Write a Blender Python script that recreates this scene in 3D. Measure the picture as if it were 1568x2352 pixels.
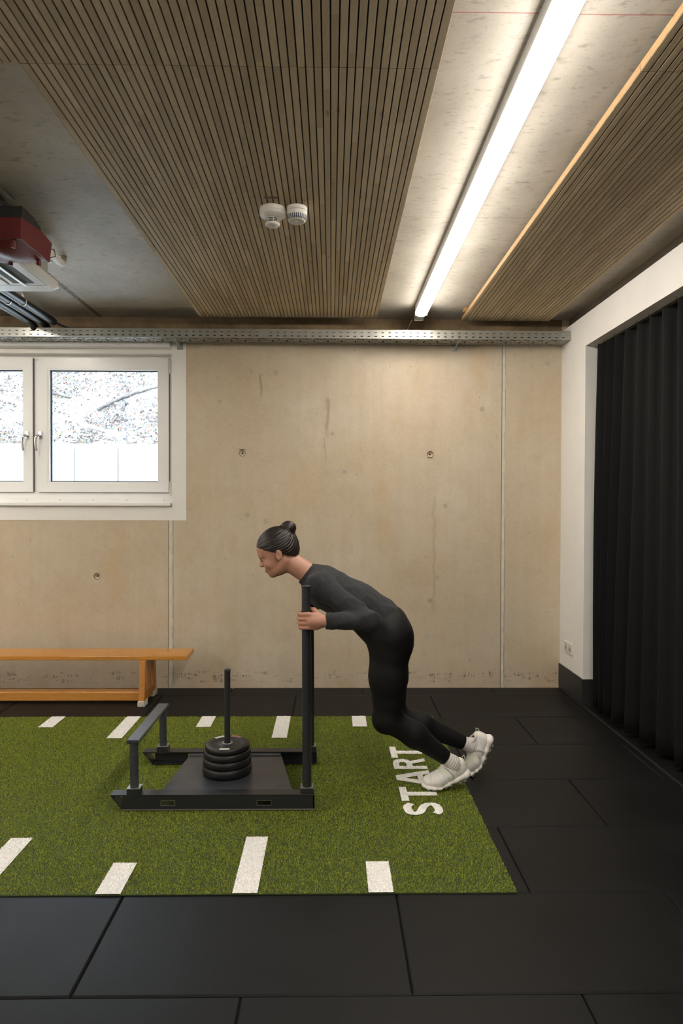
import bpy, math, random
import numpy as np
from mathutils import Matrix, Vector
random.seed(7)
rng = np.random.default_rng(11)
PI = math.pi
for o in list(bpy.data.objects): bpy.data.objects.remove(o)
SC = bpy.context.scene
COL = SC.collection

# ---------------------------------------------------------------- camera
CAM_H = 1.44
YAW, PITCH, ROLL = .0155, .0138, .0028
cd = bpy.data.cameras.new('camera')
cam = bpy.data.objects.new('camera', cd)
COL.objects.link(cam)
cd.sensor_fit = 'HORIZONTAL'
cd.sensor_width = 36.0
cd.lens = 36.0 * 1524.0 / 1568.0
cd.clip_start = .05
cd.clip_end = 100
fw = Vector((math.sin(YAW)*math.cos(PITCH), math.cos(YAW)*math.cos(PITCH), -math.sin(PITCH)))
rt = fw.cross(Vector((0, 0, 1))).normalized()
up = rt.cross(fw)
rt2 = rt*math.cos(ROLL) + up*math.sin(ROLL)
up2 = up*math.cos(ROLL) - rt*math.sin(ROLL)
mw = Matrix((rt2, up2, -fw)).transposed().to_4x4()
mw.translation = Vector((0, 0, CAM_H))
cam.matrix_world = mw
SC.camera = cam

# ---------------------------------------------------------------- world, exposure
SC.view_settings.view_transform = 'Standard'
SC.view_settings.look = 'None'
SC.view_settings.gamma = 1
SC.view_settings.use_curve_mapping = False
SC.view_settings.exposure = 1.62
LAMP_POWER = 17.5          # radiance of the luminaires' diffusers
SKY_POWER = 3.5            # overcast daylight outside the window
LAMP_TINT = (1.0, .925, .82)
w = bpy.data.worlds.new('world'); SC.world = w; w.use_nodes = True
bg = w.node_tree.nodes['Background']
bg.inputs[0].default_value = (.74, .88, 1.0, 1)
bg.inputs[1].default_value = SKY_POWER

# ---------------------------------------------------------------- material helpers
class NT:
    def __init__(s, mat):
        s.t = mat.node_tree; s.n = s.t.nodes; s.b = s.n['Principled BSDF']
    def node(s, typ, **kw):
        nd = s.n.new(typ)
        for k, v in kw.items(): setattr(nd, k, v)
        return nd
    def put(s, inp, v):
        if isinstance(v, bpy.types.NodeSocket): s.t.links.new(v, inp)
        elif isinstance(v, (tuple, list)) and len(v) == 3 and inp.type == 'RGBA': inp.default_value = (*v, 1)
        else: inp.default_value = v
    def math(s, op, a, b=0.0, c=0.0, clamp=False):
        m = s.node('ShaderNodeMath', operation=op, use_clamp=clamp)
        s.put(m.inputs[0], a); s.put(m.inputs[1], b); s.put(m.inputs[2], c)
        return m.outputs[0]
    def mix(s, f, a, b, mode='MIX'):
        m = s.node('ShaderNodeMix', data_type='RGBA', blend_type=mode)
        s.put(m.inputs[0], f); s.put(m.inputs[6], a); s.put(m.inputs[7], b)
        return m.outputs[2]
    def coord(s, out='Object', scale=(1, 1, 1), loc=(0, 0, 0), rot=(0, 0, 0)):
        c = s.node('ShaderNodeTexCoord'); m = s.node('ShaderNodeMapping')
        m.inputs['Scale'].default_value = scale; m.inputs['Location'].default_value = loc
        m.inputs['Rotation'].default_value = rot
        s.t.links.new(c.outputs[out], m.inputs[0]); return m.outputs[0]
    def noise(s, vec, scale, detail=4, rough=.6, dist=0.0):
        n = s.node('ShaderNodeTexNoise'); s.put(n.inputs['Vector'], vec)
        n.inputs['Scale'].default_value = scale; n.inputs['Detail'].default_value = detail
        n.inputs['Roughness'].default_value = rough; n.inputs['Distortion'].default_value = dist
        return n.outputs[0]
    def ramp(s, f, stops):
        r = s.node('ShaderNodeValToRGB'); e = r.color_ramp.elements
        while len(e) < len(stops): e.new(.5)
        for q, (p, c) in zip(e, stops):
            q.position = p; q.color = (*c, 1) if len(c) == 3 else c
        s.put(r.inputs[0], f); return r.outputs[0]
    def rng(s, v, a, b, c=0.0, d=1.0):
        m = s.node('ShaderNodeMapRange'); s.put(m.inputs[0], v)
        for i, x in enumerate((a, b, c, d)): m.inputs[i+1].default_value = x
        return m.outputs[0]
    def sep(s, vec):
        x = s.node('ShaderNodeSeparateXYZ'); s.put(x.inputs[0], vec); return x.outputs
    def comb(s, x, y, z):
        c = s.node('ShaderNodeCombineXYZ')
        for i, v in enumerate((x, y, z)): s.put(c.inputs[i], v)
        return c.outputs[0]
    def bump(s, h, strength=.3, dist=.01):
        b = s.node('ShaderNodeBump'); b.inputs['Strength'].default_value = strength
        b.inputs['Distance'].default_value = dist; s.put(b.inputs['Height'], h)
        s.t.links.new(b.outputs[0], s.b.inputs['Normal'])
    def color(s, c): s.put(s.b.inputs['Base Color'], c)
    def roughness(s, r): s.put(s.b.inputs['Roughness'], r)

def mat(name, col=(.5, .5, .5), rough=.6, metal=0.0, spec=.5, var=0.0, vscale=20, bump=0.0, bscale=200, sheen=0.0):
    m = bpy.data.materials.new(name); m.use_nodes = True; t = NT(m)
    t.color(col); t.roughness(rough)
    t.b.inputs['Metallic'].default_value = metal
    t.b.inputs['Specular IOR Level'].default_value = spec
    if sheen:
        t.b.inputs['Sheen Weight'].default_value = sheen
        t.b.inputs['Sheen Roughness'].default_value = .5
    if var:
        n = t.noise(t.coord(), vscale, 4)
        t.color(t.mix(t.rng(n, .3, .7), tuple(c*(1-var) for c in col), tuple(min(1, c*(1+var)) for c in col)))
    if bump:
        t.bump(t.noise(t.coord(), bscale, 3), bump, .002)
    return m

# ---------------------------------------------------------------- mesh helpers
def worigin(o):
    v = Vector((0, 0, 0))
    while o is not None: v += o.location; o = o.parent
    return v

class MB:
    def __init__(s): s.v = []; s.f = []; s.m = []; s.sm = []
    def add(s, vs, fs, mi=0, smooth=False):
        b = len(s.v); s.v += [tuple(p) for p in vs]
        for f in fs: s.f.append([b+i for i in f]); s.m.append(mi); s.sm.append(smooth)
        return s
    def box(s, x0, x1, y0, y1, z0, z1, mi=0, bev=0.0):
        if bev <= 0:
            vs = [(x, y, z) for z in (z0, z1) for y in (y0, y1) for x in (x0, x1)]
            fs = [(0, 2, 3, 1), (4, 5, 7, 6), (0, 1, 5, 4), (2, 6, 7, 3), (0, 4, 6, 2), (1, 3, 7, 5)]
            return s.add(vs, fs, mi)
        b = bev; vs = []; X = (x0, x1); Y = (y0, y1); Z = (z0, z1)
        ix = {}
        for i in (0, 1):
            for j in (0, 1):
                for k in (0, 1):
                    sx, sy, sz = (1 - 2*i)*b, (1 - 2*j)*b, (1 - 2*k)*b
                    ix[(i, j, k, 0)] = len(vs); vs.append((X[i], Y[j]+sy, Z[k]+sz))
                    ix[(i, j, k, 1)] = len(vs); vs.append((X[i]+sx, Y[j], Z[k]+sz))
                    ix[(i, j, k, 2)] = len(vs); vs.append((X[i]+sx, Y[j]+sy, Z[k]))
        fs = []
        for i in (0, 1):
            q = [ix[(i, 0, 0, 0)], ix[(i, 1, 0, 0)], ix[(i, 1, 1, 0)], ix[(i, 0, 1, 0)]]; fs.append(q if i else q[::-1])
        for j in (0, 1):
            q = [ix[(0, j, 0, 1)], ix[(1, j, 0, 1)], ix[(1, j, 1, 1)], ix[(0, j, 1, 1)]]; fs.append(q if not j else q[::-1])
        for k in (0, 1):
            q = [ix[(0, 0, k, 2)], ix[(1, 0, k, 2)], ix[(1, 1, k, 2)], ix[(0, 1, k, 2)]]; fs.append(q if k else q[::-1])
        for j in (0, 1):
            for k in (0, 1):
                q = [ix[(0, j, k, 1)], ix[(1, j, k, 1)], ix[(1, j, k, 2)], ix[(0, j, k, 2)]]
                fs.append(q if j == k else q[::-1])
        for i in (0, 1):
            for k in (0, 1):
                q = [ix[(i, 0, k, 0)], ix[(i, 1, k, 0)], ix[(i, 1, k, 2)], ix[(i, 0, k, 2)]]
                fs.append(q if i != k else q[::-1])
        for i in (0, 1):
            for j in (0, 1):
                q = [ix[(i, j, 0, 0)], ix[(i, j, 1, 0)], ix[(i, j, 1, 1)], ix[(i, j, 0, 1)]]
                fs.append(q if i == j else q[::-1])
        for i in (0, 1):
            for j in (0, 1):
                for k in (0, 1):
                    q = [ix[(i, j, k, 0)], ix[(i, j, k, 1)], ix[(i, j, k, 2)]]
                    fs.append(q if (i+j+k) % 2 == 0 else q[::-1])
        return s.add(vs, fs, mi)
    def tube(s, pts, r, seg=12, mi=0, caps=True, flat=None):
        P = [Vector(p) for p in pts]; R = r if isinstance(r, (list, tuple)) else [r]*len(P)
        vs = []; fs = []; prev = None
        for i, p in enumerate(P):
            d = (P[min(i+1, len(P)-1)] - P[max(i-1, 0)]).normalized()
            if prev is None:
                a = Vector((0, 0, 1)) if abs(d.z) < .9 else Vector((1, 0, 0)); u = d.cross(a).normalized()
            else: u = (prev - d*prev.dot(d)).normalized()
            prev = u; v = d.cross(u)
            for k in range(seg):
                t = 2*PI*k/seg; vs.append(p + u*math.cos(t)*R[i] + v*math.sin(t)*R[i])
        for i in range(len(P)-1):
            for k in range(seg):
                a = i*seg+k; b = i*seg+(k+1) % seg; fs.append((a, b, b+seg, a+seg))
        s.add(vs, fs, mi, True)
        if caps:
            s.add(vs[:seg], [tuple(range(seg))[::-1]], mi); s.add(vs[-seg:], [tuple(range(seg))], mi)
        return s
    def lathe(s, prof, c, axis='z', seg=40, mi=0, closed=False, smooth=True):
        # prof: list of (radius, height along axis)
        vs = []; fs = []; n = len(prof)
        for (r, h) in prof:
            for k in range(seg):
                t = 2*PI*k/seg; a, b = r*math.cos(t), r*math.sin(t)
                p = {'z': (a, b, h), 'y': (a, h, -b), 'x': (h, a, b)}[axis]
                vs.append((c[0]+p[0], c[1]+p[1], c[2]+p[2]))
        for i in range(n if closed else n-1):
            j = (i+1) % n
            for k in range(seg):
                k2 = (k+1) % seg; fs.append((i*seg+k, i*seg+k2, j*seg+k2, j*seg+k))
        return s.add(vs, fs, mi, smooth)
    def poly(s, pts2, z0, z1, mi=0):
        n = len(pts2); vs = [(x, y, z0) for x, y in pts2] + [(x, y, z1) for x, y in pts2]
        fs = [tuple(range(n))[::-1], tuple(range(n, 2*n))] + [(i, (i+1) % n, n+(i+1) % n, n+i) for i in range(n)]
        return s.add(vs, fs, mi)
    def quad(s, a, b, c, d, mi=0): return s.add([a, b, c, d], [(0, 1, 2, 3)], mi)
    def build(s, name, mats, parent=None, origin=None, flip=False):
        v = np.array(s.v, dtype=float)
        if parent is not None: off = np.array(worigin(parent)); loc = Vector((0, 0, 0))
        elif origin == 'base':
            lo, hi = v.min(0), v.max(0); off = np.array([(lo[0]+hi[0])/2, (lo[1]+hi[1])/2, lo[2]]); loc = Vector(off)
        else: off = np.zeros(3); loc = Vector((0, 0, 0))
        v = v - off
        me = bpy.data.meshes.new(name); me.from_pydata(v.tolist(), [], s.f)
        for m in (mats if isinstance(mats, (list, tuple)) else [mats]): me.materials.append(m)
        me.polygons.foreach_set('material_index', s.m); me.polygons.foreach_set('use_smooth', s.sm)
        me.update()
        o = bpy.data.objects.new(name, me); COL.objects.link(o); o.location = loc
        if parent is not None: o.parent = parent
        return o

def npmesh(name, v, f, mats, parent=None, smooth=True, mi=None, col=None):
    off = np.array(worigin(parent)) if parent is not None else np.zeros(3)
    v = np.asarray(v, dtype=np.float32) - off.astype(np.float32); f = np.asarray(f, dtype=np.int32)
    k = f.shape[1]; me = bpy.data.meshes.new(name)
    me.vertices.add(len(v)); me.vertices.foreach_set('co', v.ravel())
    me.loops.add(f.size); me.loops.foreach_set('vertex_index', f.ravel())
    me.polygons.add(len(f)); me.polygons.foreach_set('loop_start', np.arange(0, f.size, k, dtype=np.int32))
    me.polygons.foreach_set('loop_total', np.full(len(f), k, dtype=np.int32))
    for m in (mats if isinstance(mats, (list, tuple)) else [mats]): me.materials.append(m)
    if mi is not None: me.polygons.foreach_set('material_index', mi)
    me.polygons.foreach_set('use_smooth', np.full(len(f), smooth, dtype=bool))
    me.update(calc_edges=True); me.validate()
    o = bpy.data.objects.new(name, me); COL.objects.link(o)
    if parent is not None: o.parent = parent
    return o

def empty(name, loc):
    o = bpy.data.objects.new(name, None); COL.objects.link(o); o.location = loc; o.empty_display_size = .05
    return o
def tag(o, label=None, cat=None, group=None, kind=None):
    if label: o['label'] = label
    if cat: o['category'] = cat
    if group: o['group'] = group
    if kind: o['kind'] = kind
    return o
def struct(o, label=None, cat=None): return tag(o, label, cat, None, 'structure')
def copy_tree(o, parent=None):
    c = o.copy(); COL.objects.link(c); c.parent = parent
    for ch in list(o.children): copy_tree(ch, c)
    return c

# ---------------------------------------------------------------- room dimensions
YW = 5.15          # concrete end wall
XR = 1.79          # plastered right wall
ZC = 2.865         # concrete ceiling
XL, YB = -5.2, -3.4

# ---------------------------------------------------------------- surface materials
def concrete_wall():
    m = bpy.data.materials.new('fair_faced_concrete_wall'); m.use_nodes = True; t = NT(m)
    c = t.coord()
    big = t.noise(c, 1.3, 6, .62)
    streak = t.noise(t.coord(scale=(9, 9, .55)), 1.6, 5, .6)
    fine = t.noise(c, 38, 6, .7)
    base = t.ramp(big, [(.25, (.47, .375, .26)), (.42, (.56, .46, .33)), (.58, (.585, .50, .38)), (.78, (.68, .60, .485))])
    base = t.mix(t.rng(streak, .40, .74, 0, .45), base, (.50, .39, .26))
    base = t.mix(t.rng(fine, .35, .8, 0, .30), base, (.70, .64, .54))
    mot = t.noise(c, 7, 7, .72)
    base = t.mix(t.rng(mot, .48, .70, 0, .35), base, (.44, .36, .26))
    # rusty orange blotches
    blot = t.noise(t.coord(scale=(1, 1, .45), loc=(3, 1, 2)), 3.2, 5, .65)
    base = t.mix(t.rng(blot, .54, .74, 0, .42), base, (.52, .34, .16))
    # pores and flecks
    pore = t.noise(t.coord(scale=(1, 1, .7)), 75, 3, .6)
    base = t.mix(t.rng(pore, .67, .76, 0, .5), base, (.17, .13, .09))
    # small dark flecks
    vor = t.node('ShaderNodeTexVoronoi'); t.put(vor.inputs['Vector'], c); vor.inputs['Scale'].default_value = 9
    base = t.mix(t.rng(vor.outputs[0], .035, .05, .55, 0), base, (.10, .08, .06))
    # repair plugs (grey discs) and run marks
    xyz = t.sep(c)
    for (px, pz, r, col, a) in [(-.65, 1.343, .021, (.36, .33, .27), .55), (-.507, 1.293, .021, (.37, .34, .27), .5),
            (1.17, 2.17, .021, (.37, .31, .24), .6), (.886, 1.418, .017, (.36, .31, .25), .6), (.77, .68, .019, (.33, .31, .27), .7),
            (.83, .86, .015, (.35, .30, .25), .5), (.007, 1.976, .016, (.36, .31, .25), .5), (-.431, 2.444, .024, (.38, .33, .27), .5),
            (.1026, 1.68, .019, (.34, .32, .27), .5), (-.86, 2.22, .018, (.38, .34, .27), .5), (.75, .40, .022, (.47, .44, .38), .7),
            (1.56, 2.50, .02, (.5, .45, .38), .6), (1.68, 2.53, .024, (.45, .40, .33), .6), (-.62, 2.45, .02, (.38, .33, .27), .4)]:
        dx = t.math('SUBTRACT', xyz[0], px); dz = t.math('SUBTRACT', xyz[2], pz)
        d = t.math('SQRT', t.math('ADD', t.math('MULTIPLY', dx, dx), t.math('MULTIPLY', dz, dz)))
        base = t.mix(t.math('MULTIPLY', t.rng(d, r*.8, r*1.1, 1, 0), a*1.15), base, col)
    wob = t.math('MULTIPLY', t.math('SUBTRACT', t.noise(c, 6, 2), .5), .06)
    for (px, z0, z1, wd, a) in [(-.552, 2.22, 2.44, .008, .5), (-.03, 1.93, 2.26, .012, .45), (.80, .55, 1.5, .012, .25), (-.05, 1.7, 1.95, .004, .4)]:
        d = t.math('ABSOLUTE', t.math('ADD', t.math('SUBTRACT', xyz[0], px), wob))
        mk = t.math('MULTIPLY', t.rng(d, wd*.4, wd*1.6, 1, 0), t.math('MULTIPLY', t.rng(xyz[2], z0, z0+.1), t.rng(xyz[2], z1-.02, z1, 1, 0)))
        base = t.mix(t.math('MULTIPLY', mk, a*1.2), base, (.30, .21, .12))
    # rubber scuffs low on the wall
    sc = t.noise(t.coord(scale=(1.0, 1, 5.5)), 11, 2, .5)
    sc2 = t.noise(t.coord(scale=(9, 1, .8)), 11, 3, .7)
    band = t.math('MULTIPLY', t.rng(xyz[2], .03, .06), t.rng(xyz[2], .11, .15, 1, 0))
    msk = t.math('MULTIPLY', t.math('MULTIPLY', t.rng(sc, .52, .60), t.rng(sc2, .48, .62)), band)
    base = t.mix(t.math('MULTIPLY', msk, .8), base, (.045, .038, .033))
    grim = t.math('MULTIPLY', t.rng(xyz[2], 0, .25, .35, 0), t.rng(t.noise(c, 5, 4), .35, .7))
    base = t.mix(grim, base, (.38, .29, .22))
    t.color(base)
    t.roughness(t.rng(t.noise(c, 14, 4), .3, .7, .34, .52))
    t.b.inputs['Specular IOR Level'].default_value = .35
    t.bump(t.math('ADD', t.math('MULTIPLY', fine, .6), pore), .12, .004)
    return m

def concrete_ceiling():
    m = bpy.data.materials.new('concrete_ceiling'); m.use_nodes = True; t = NT(m)
    c = t.coord(); big = t.noise(c, 1.7, 6, .65)
    base = t.ramp(big, [(.28, (.40, .372, .32)), (.5, (.53, .495, .435)), (.75, (.66, .625, .56))])
    sp = t.noise(t.coord(scale=(1, 2.0, 1), rot=(0, 0, .5)), 16, 5, .7)
    base = t.mix(t.rng(sp, .55, .70, 0, .55), base, (.20, .165, .12))
    sp2 = t.noise(t.coord(scale=(1, 1.6, 1), rot=(0, 0, -.3)), 45, 4, .7)
    base = t.mix(t.rng(sp2, .60, .70, 0, .5), base, (.17, .14, .10))
    sw = t.noise(t.coord(scale=(1, .35, 1), rot=(0, 0, .8)), 4, 4, .6, 1.5)
    base = t.mix(t.rng(sw, .5, .8, 0, .5), base, (.60, .57, .52))
    xyz = t.sep(c)
    wob = t.math('MULTIPLY', t.math('SUBTRACT', t.noise(c, 3, 2), .5), .01)
    # red chalk setting-out line, and board joints
    d = t.math('ABSOLUTE', t.math('ADD', t.math('SUBTRACT', xyz[1], 1.940), wob))
    base = t.mix(t.rng(d, .0012, .0028, .75, 0), base, (.42, .09, .08))
    d = t.math('ABSOLUTE', t.math('SUBTRACT', xyz[1], 2.86)); base = t.mix(t.rng(d, .001, .004, .35, 0), base, (.6, .56, .5))
    d = t.math('ABSOLUTE', t.math('SUBTRACT', xyz[1], 3.32)); base = t.mix(t.rng(d, .001, .005, .4, 0), base, (.2, .17, .14))
    # mortar-filled joint between the slabs
    d = t.math('ABSOLUTE', t.math('SUBTRACT', xyz[0], -1.775))
    rough = t.noise(c, 60, 3, .7)
    joint = t.mix(t.rng(rough, .4, .6), (.09, .08, .06), (.34, .30, .24))
    base = t.mix(t.rng(d, .016, .019, 1, 0), base, joint)
    t.color(base); t.roughness(.55); t.b.inputs['Specular IOR Level'].default_value = .3
    t.bump(t.math('ADD', sp2, t.math('MULTIPLY', big, .8)), .15, .004)
    return m

def slat_wood():
    m = bpy.data.materials.new('pine_slats'); m.use_nodes = True; t = NT(m)
    c = t.coord(); xyz = t.sep(c)
    idx = t.math('FLOOR', t.math('DIVIDE', t.math('ADD', xyz[0], 10.975), .0262))
    row = t.math('FLOOR', t.math('ADD', t.math('DIVIDE', xyz[1], .62), t.math('MULTIPLY', idx, .37)))
    wn = t.node('ShaderNodeTexWhiteNoise', noise_dimensions='2D'); t.put(wn.inputs['Vector'], t.comb(idx, row, 0))
    col = t.mix(wn.outputs[0], (.50, .40, .255), (.68, .555, .365))
    shift = t.math('MULTIPLY', wn.outputs[0], 7)
    g = t.noise(t.comb(t.math('ADD', t.math('MULTIPLY', xyz[0], 130), shift), t.math('MULTIPLY', xyz[1], 5), t.math('MULTIPLY', xyz[2], 60)), 1.6, 3, .5, .9)
    gr = t.math('ABSOLUTE', t.math('SINE', t.math('MULTIPLY', g, 34)))
    col = t.mix(t.rng(gr, .0, .65, .42, 0), col, (.26, .18, .10))
    kn = t.node('ShaderNodeTexVoronoi'); t.put(kn.inputs['Vector'], t.comb(t.math('MULTIPLY', xyz[0], 12), t.math('MULTIPLY', xyz[1], 5), 0)); kn.inputs['Scale'].default_value = .8
    col = t.mix(t.rng(kn.outputs[0], .04, .10, .5, 0), col, (.22, .10, .04))
    t.color(col); t.roughness(.62); t.b.inputs['Specular IOR Level'].default_value = .25
    t.bump(gr, .25, .001); return m

def wood(name, a, b, dark, scale=1.0, rough=.4, axis=0):
    m = bpy.data.materials.new(name); m.use_nodes = True; t = NT(m)
    sc = [60, 60, 60]; sc[axis] = 3.5
    g = t.noise(t.coord(scale=tuple(k*scale for k in sc)), 1.0, 4, .55, .8)
    r = t.math('ABSOLUTE', t.math('SINE', t.math('MULTIPLY', g, 22)))
    col = t.mix(t.noise(t.coord(), 3, 3), a, b)
    col = t.mix(t.rng(r, 0, .5, .55, 0), col, dark)
    t.color(col); t.roughness(rough); t.bump(r, .1, .001); return m

def rubber_floor():
    m = bpy.data.materials.new('black_rubber_tiles'); m.use_nodes = True; t = NT(m)
    c = t.coord(); n = t.noise(c, 2.2, 5, .6); f = t.noise(c, 330, 2, .6)
    col = t.mix(t.rng(n, .3, .7), (.0055, .0055, .0057), (.0095, .0094, .0095))
    col = t.mix(t.rng(f, .60, .78, 0, .4), col, (.035, .033, .031))
    vor = t.node('ShaderNodeTexVoronoi'); t.put(vor.inputs['Vector'], c); vor.inputs['Scale'].default_value = 2.6
    col = t.mix(t.rng(vor.outputs[0], .008, .012, .7, 0), col, (.4, .38, .34))
    t.color(col); t.roughness(t.rng(n, .3, .7, .46, .56)); t.b.inputs['Specular IOR Level'].default_value = .20
    t.bump(f, .35, .0015); return m

MAT = {}
MAT['wall'] = concrete_wall()
MAT['ceil'] = concrete_ceiling()
MAT['slat'] = slat_wood()
MAT['rubber'] = rubber_floor()
MAT['plaster'] = mat('white_plaster', (.80, .785, .76), .75, spec=.3, var=.02, vscale=6, bump=.08, bscale=120)
MAT['paint_white'] = mat('white_window_paint', (.82, .80, .76), .6, spec=.35, var=.015, vscale=9)
MAT['upvc'] = mat('white_window_frame', (.86, .86, .85), .32, spec=.5)
MAT['seal'] = mat('dark_window_seal', (.03, .035, .06), .5)
MAT['alu'] = mat('brushed_aluminium', (.62, .61, .58), .34, 1.0, var=.05, vscale=60)
MAT['galv'] = mat('galvanised_steel', (.42, .425, .40), .36, .85, var=.10, vscale=26)
MAT['chrome'] = mat('satin_chrome', (.72, .71, .70), .22, 1.0)
MAT['black'] = mat('matt_black_board', (.012, .011, .010), .6)
MAT['dark'] = mat('gap_black', (.006, .006, .006), .9)
MAT['skirt'] = mat('anthracite_skirting', (.022, .022, .023), .5)
MAT['plastic_white'] = mat('white_plastic', (.72, .69, .63), .42)
MAT['backing'] = wood('pine_edge', (.34, .20, .085), (.42, .27, .13), (.20, .085, .03), 1.0, .55, 1)
MAT['bench'] = wood('varnished_beech_bench', (.56, .24, .042), (.66, .31, .068), (.33, .13, .03), 1.0, .26, 0)
MAT['bench_leg'] = wood('varnished_beech_leg', (.50, .20, .045), (.57, .25, .06), (.33, .11, .02), 1.0, .26, 2)
MAT['foot_rubber'] = mat('pale_rubber_foot', (.56, .52, .43), .7, var=.25, vscale=60)
MAT['lamp_body'] = mat('lamp_housing', (.55, .54, .52), .35, .3)


# ---------------------------------------------------------------- floor: rubber tiles 1.0 x 0.5 m
def build_floor():
    b = MB(); g = .0016; bv = .005
    rows = [-3.4+.0]; y = 1.922
    ys = []
    k = 0
    y0 = 1.922 - .502*11
    edges = [y0 + .502*i for i in range(19)]
    for ri in range(len(edges)-1):
        a, c = edges[ri], min(edges[ri+1], YW)
        if c-a < .02 or c < YB: continue
        # the row 1.92-2.42 has its joints at ..., -.765, .24, 1.24
        off = .243 if (ri % 2) == 1 else .742
        x = off - 7
        while x < 3.2:
            x0, x1 = max(x, XL), min(x+1.0, 2.75)
            if x1-x0 > .02:
                jx = random.uniform(-.0015, .0015); jz = random.uniform(-.0006, .0006)
                X0, X1, Y0, Y1 = x0+g+jx, x1-g+jx, a+g, c-g
                vs = [(X0, Y0, -.012), (X1, Y0, -.012), (X1, Y1, -.012), (X0, Y1, -.012),
                      (X0, Y0, -bv+jz), (X1, Y0, -bv+jz), (X1, Y1, -bv+jz), (X0, Y1, -bv+jz),
                      (X0+bv, Y0+bv, jz), (X1-bv, Y0+bv, jz), (X1-bv, Y1-bv, jz), (X0+bv, Y1-bv, jz)]
                fs = [(8, 9, 10, 11)]
                for i in range(4):
                    j = (i+1) % 4; fs += [(i, j, 4+j, 4+i), (4+i, 4+j, 8+j, 8+i)]
                b.add(vs, fs, 0)
            x += 1.0
    b.quad((XL, YB, -.011), (2.75, YB, -.011), (2.75, YW, -.011), (XL, YW, -.011), 1)
    struct(b.build('floor', [MAT['rubber'], MAT['dark']]), 'black rubber tiled gym floor laid in staggered bond', 'floor')
build_floor()

# ---------------------------------------------------------------- end wall with window opening and tie holes
WX0, WX1, WZ0, WZ1 = -3.42, -1.2313, 1.406, 2.633
HOLES = [(-.6888, 1.823), (.7684, 1.819), (-1.8073, .867), (-3.26, .867)]
def build_wall():
    b = MB(); h = .03; th = .32
    xs = sorted({XL, 2.75, WX0, WX1, *[q for hx, hz in HOLES for q in (hx-h, hx+h)]})
    zs = sorted({-.02, 2.95, WZ0, WZ1, *[q for hx, hz in HOLES for q in (hz-h, hz+h)]})
    for i in range(len(xs)-1):
        for j in range(len(zs)-1):
            cx, cz = (xs[i]+xs[i+1])/2, (zs[j]+zs[j+1])/2
            if WX0 < cx < WX1 and WZ0 < cz < WZ1: continue
            if any(abs(cx-hx) < h*.9 and abs(cz-hz) < h*.9 for hx, hz in HOLES): continue
            b.quad((xs[i], YW, zs[j]), (xs[i+1], YW, zs[j]), (xs[i+1], YW, zs[j+1]), (xs[i], YW, zs[j+1]))
    for hx, hz in HOLES:
        n = 32; sq = []; rings = []
        for k in range(n):
            a = 2*PI*(k+.5)/n; c, s_ = math.cos(a), math.sin(a); q = h/max(abs(c), abs(s_))
            sq.append((hx+c*q, YW, hz+s_*q))
        # make the four corners exact
        for (r, y) in [(.026, YW), (.022, YW+.001), (.0215, YW+.004), (.013, YW+.013), (.007, YW+.014), (.0065, YW+.03)]:
            rings.append([(hx+r*math.cos(2*PI*(k+.5)/n), y, hz+r*math.sin(2*PI*(k+.5)/n)) for k in range(n)])
        R = [sq]+rings; vs = [p for r in R for p in r]; fs = []
        for i in range(len(R)-1):
            for k in range(n):
                k2 = (k+1) % n; fs.append((i*n+k, i*n+k2, (i+1)*n+k2, (i+1)*n+k))
        m = [0]*(len(R)-1)*n
        for i in range(len(R)-1): b.add(vs, fs[i*n:(i+1)*n], 3 if i in (1, 2) else 0)
        b.add(R[-1], [tuple(range(n))], 1)
        for k in range(n):       # square corners
            pass
        for sx in (-1, 1):
            for sz in (-1, 1):
                near = sorted(sq, key=lambda p: (p[0]-hx-sx*h)**2+(p[2]-hz-sz*h)**2)[:2]
                b.add([near[0], near[1], (hx+sx*h, YW, hz+sz*h)], [(0, 1, 2)], 0)
    Y2 = YW+th
    # reveals of the opening
    b.quad((WX0, YW, WZ0), (WX1, YW, WZ0), (WX1, Y2, WZ0), (WX0, Y2, WZ0), 2)
    b.quad((WX0, YW, WZ1), (WX1, YW, WZ1), (WX1, Y2, WZ1), (WX0, Y2, WZ1), 2)
    b.quad((WX1, YW, WZ0), (WX1, YW, WZ1), (WX1, Y2, WZ1), (WX1, Y2, WZ0), 2)
    b.quad((WX0, YW, WZ0), (WX0, YW, WZ1), (WX0, Y2, WZ1), (WX0, Y2, WZ0), 2)
    for (x0, x1, z0, z1) in [(XL, WX0, -.02, 2.95), (WX1, 2.75, -.02, 2.95), (WX0, WX1, -.02, WZ0), (WX0, WX1, WZ1, 2.95)]:
        b.quad((x0, Y2, z0), (x1, Y2, z0), (x1, Y2, z1), (x0, Y2, z1))
    struct(b.build('wall_back', [MAT['wall'], MAT['dark'], MAT['paint_white'], mat('tie_hole_rim', (.16, .125, .085), .8)]), 'beige fair-faced concrete wall with tie holes', 'wall')
build_wall()
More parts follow.
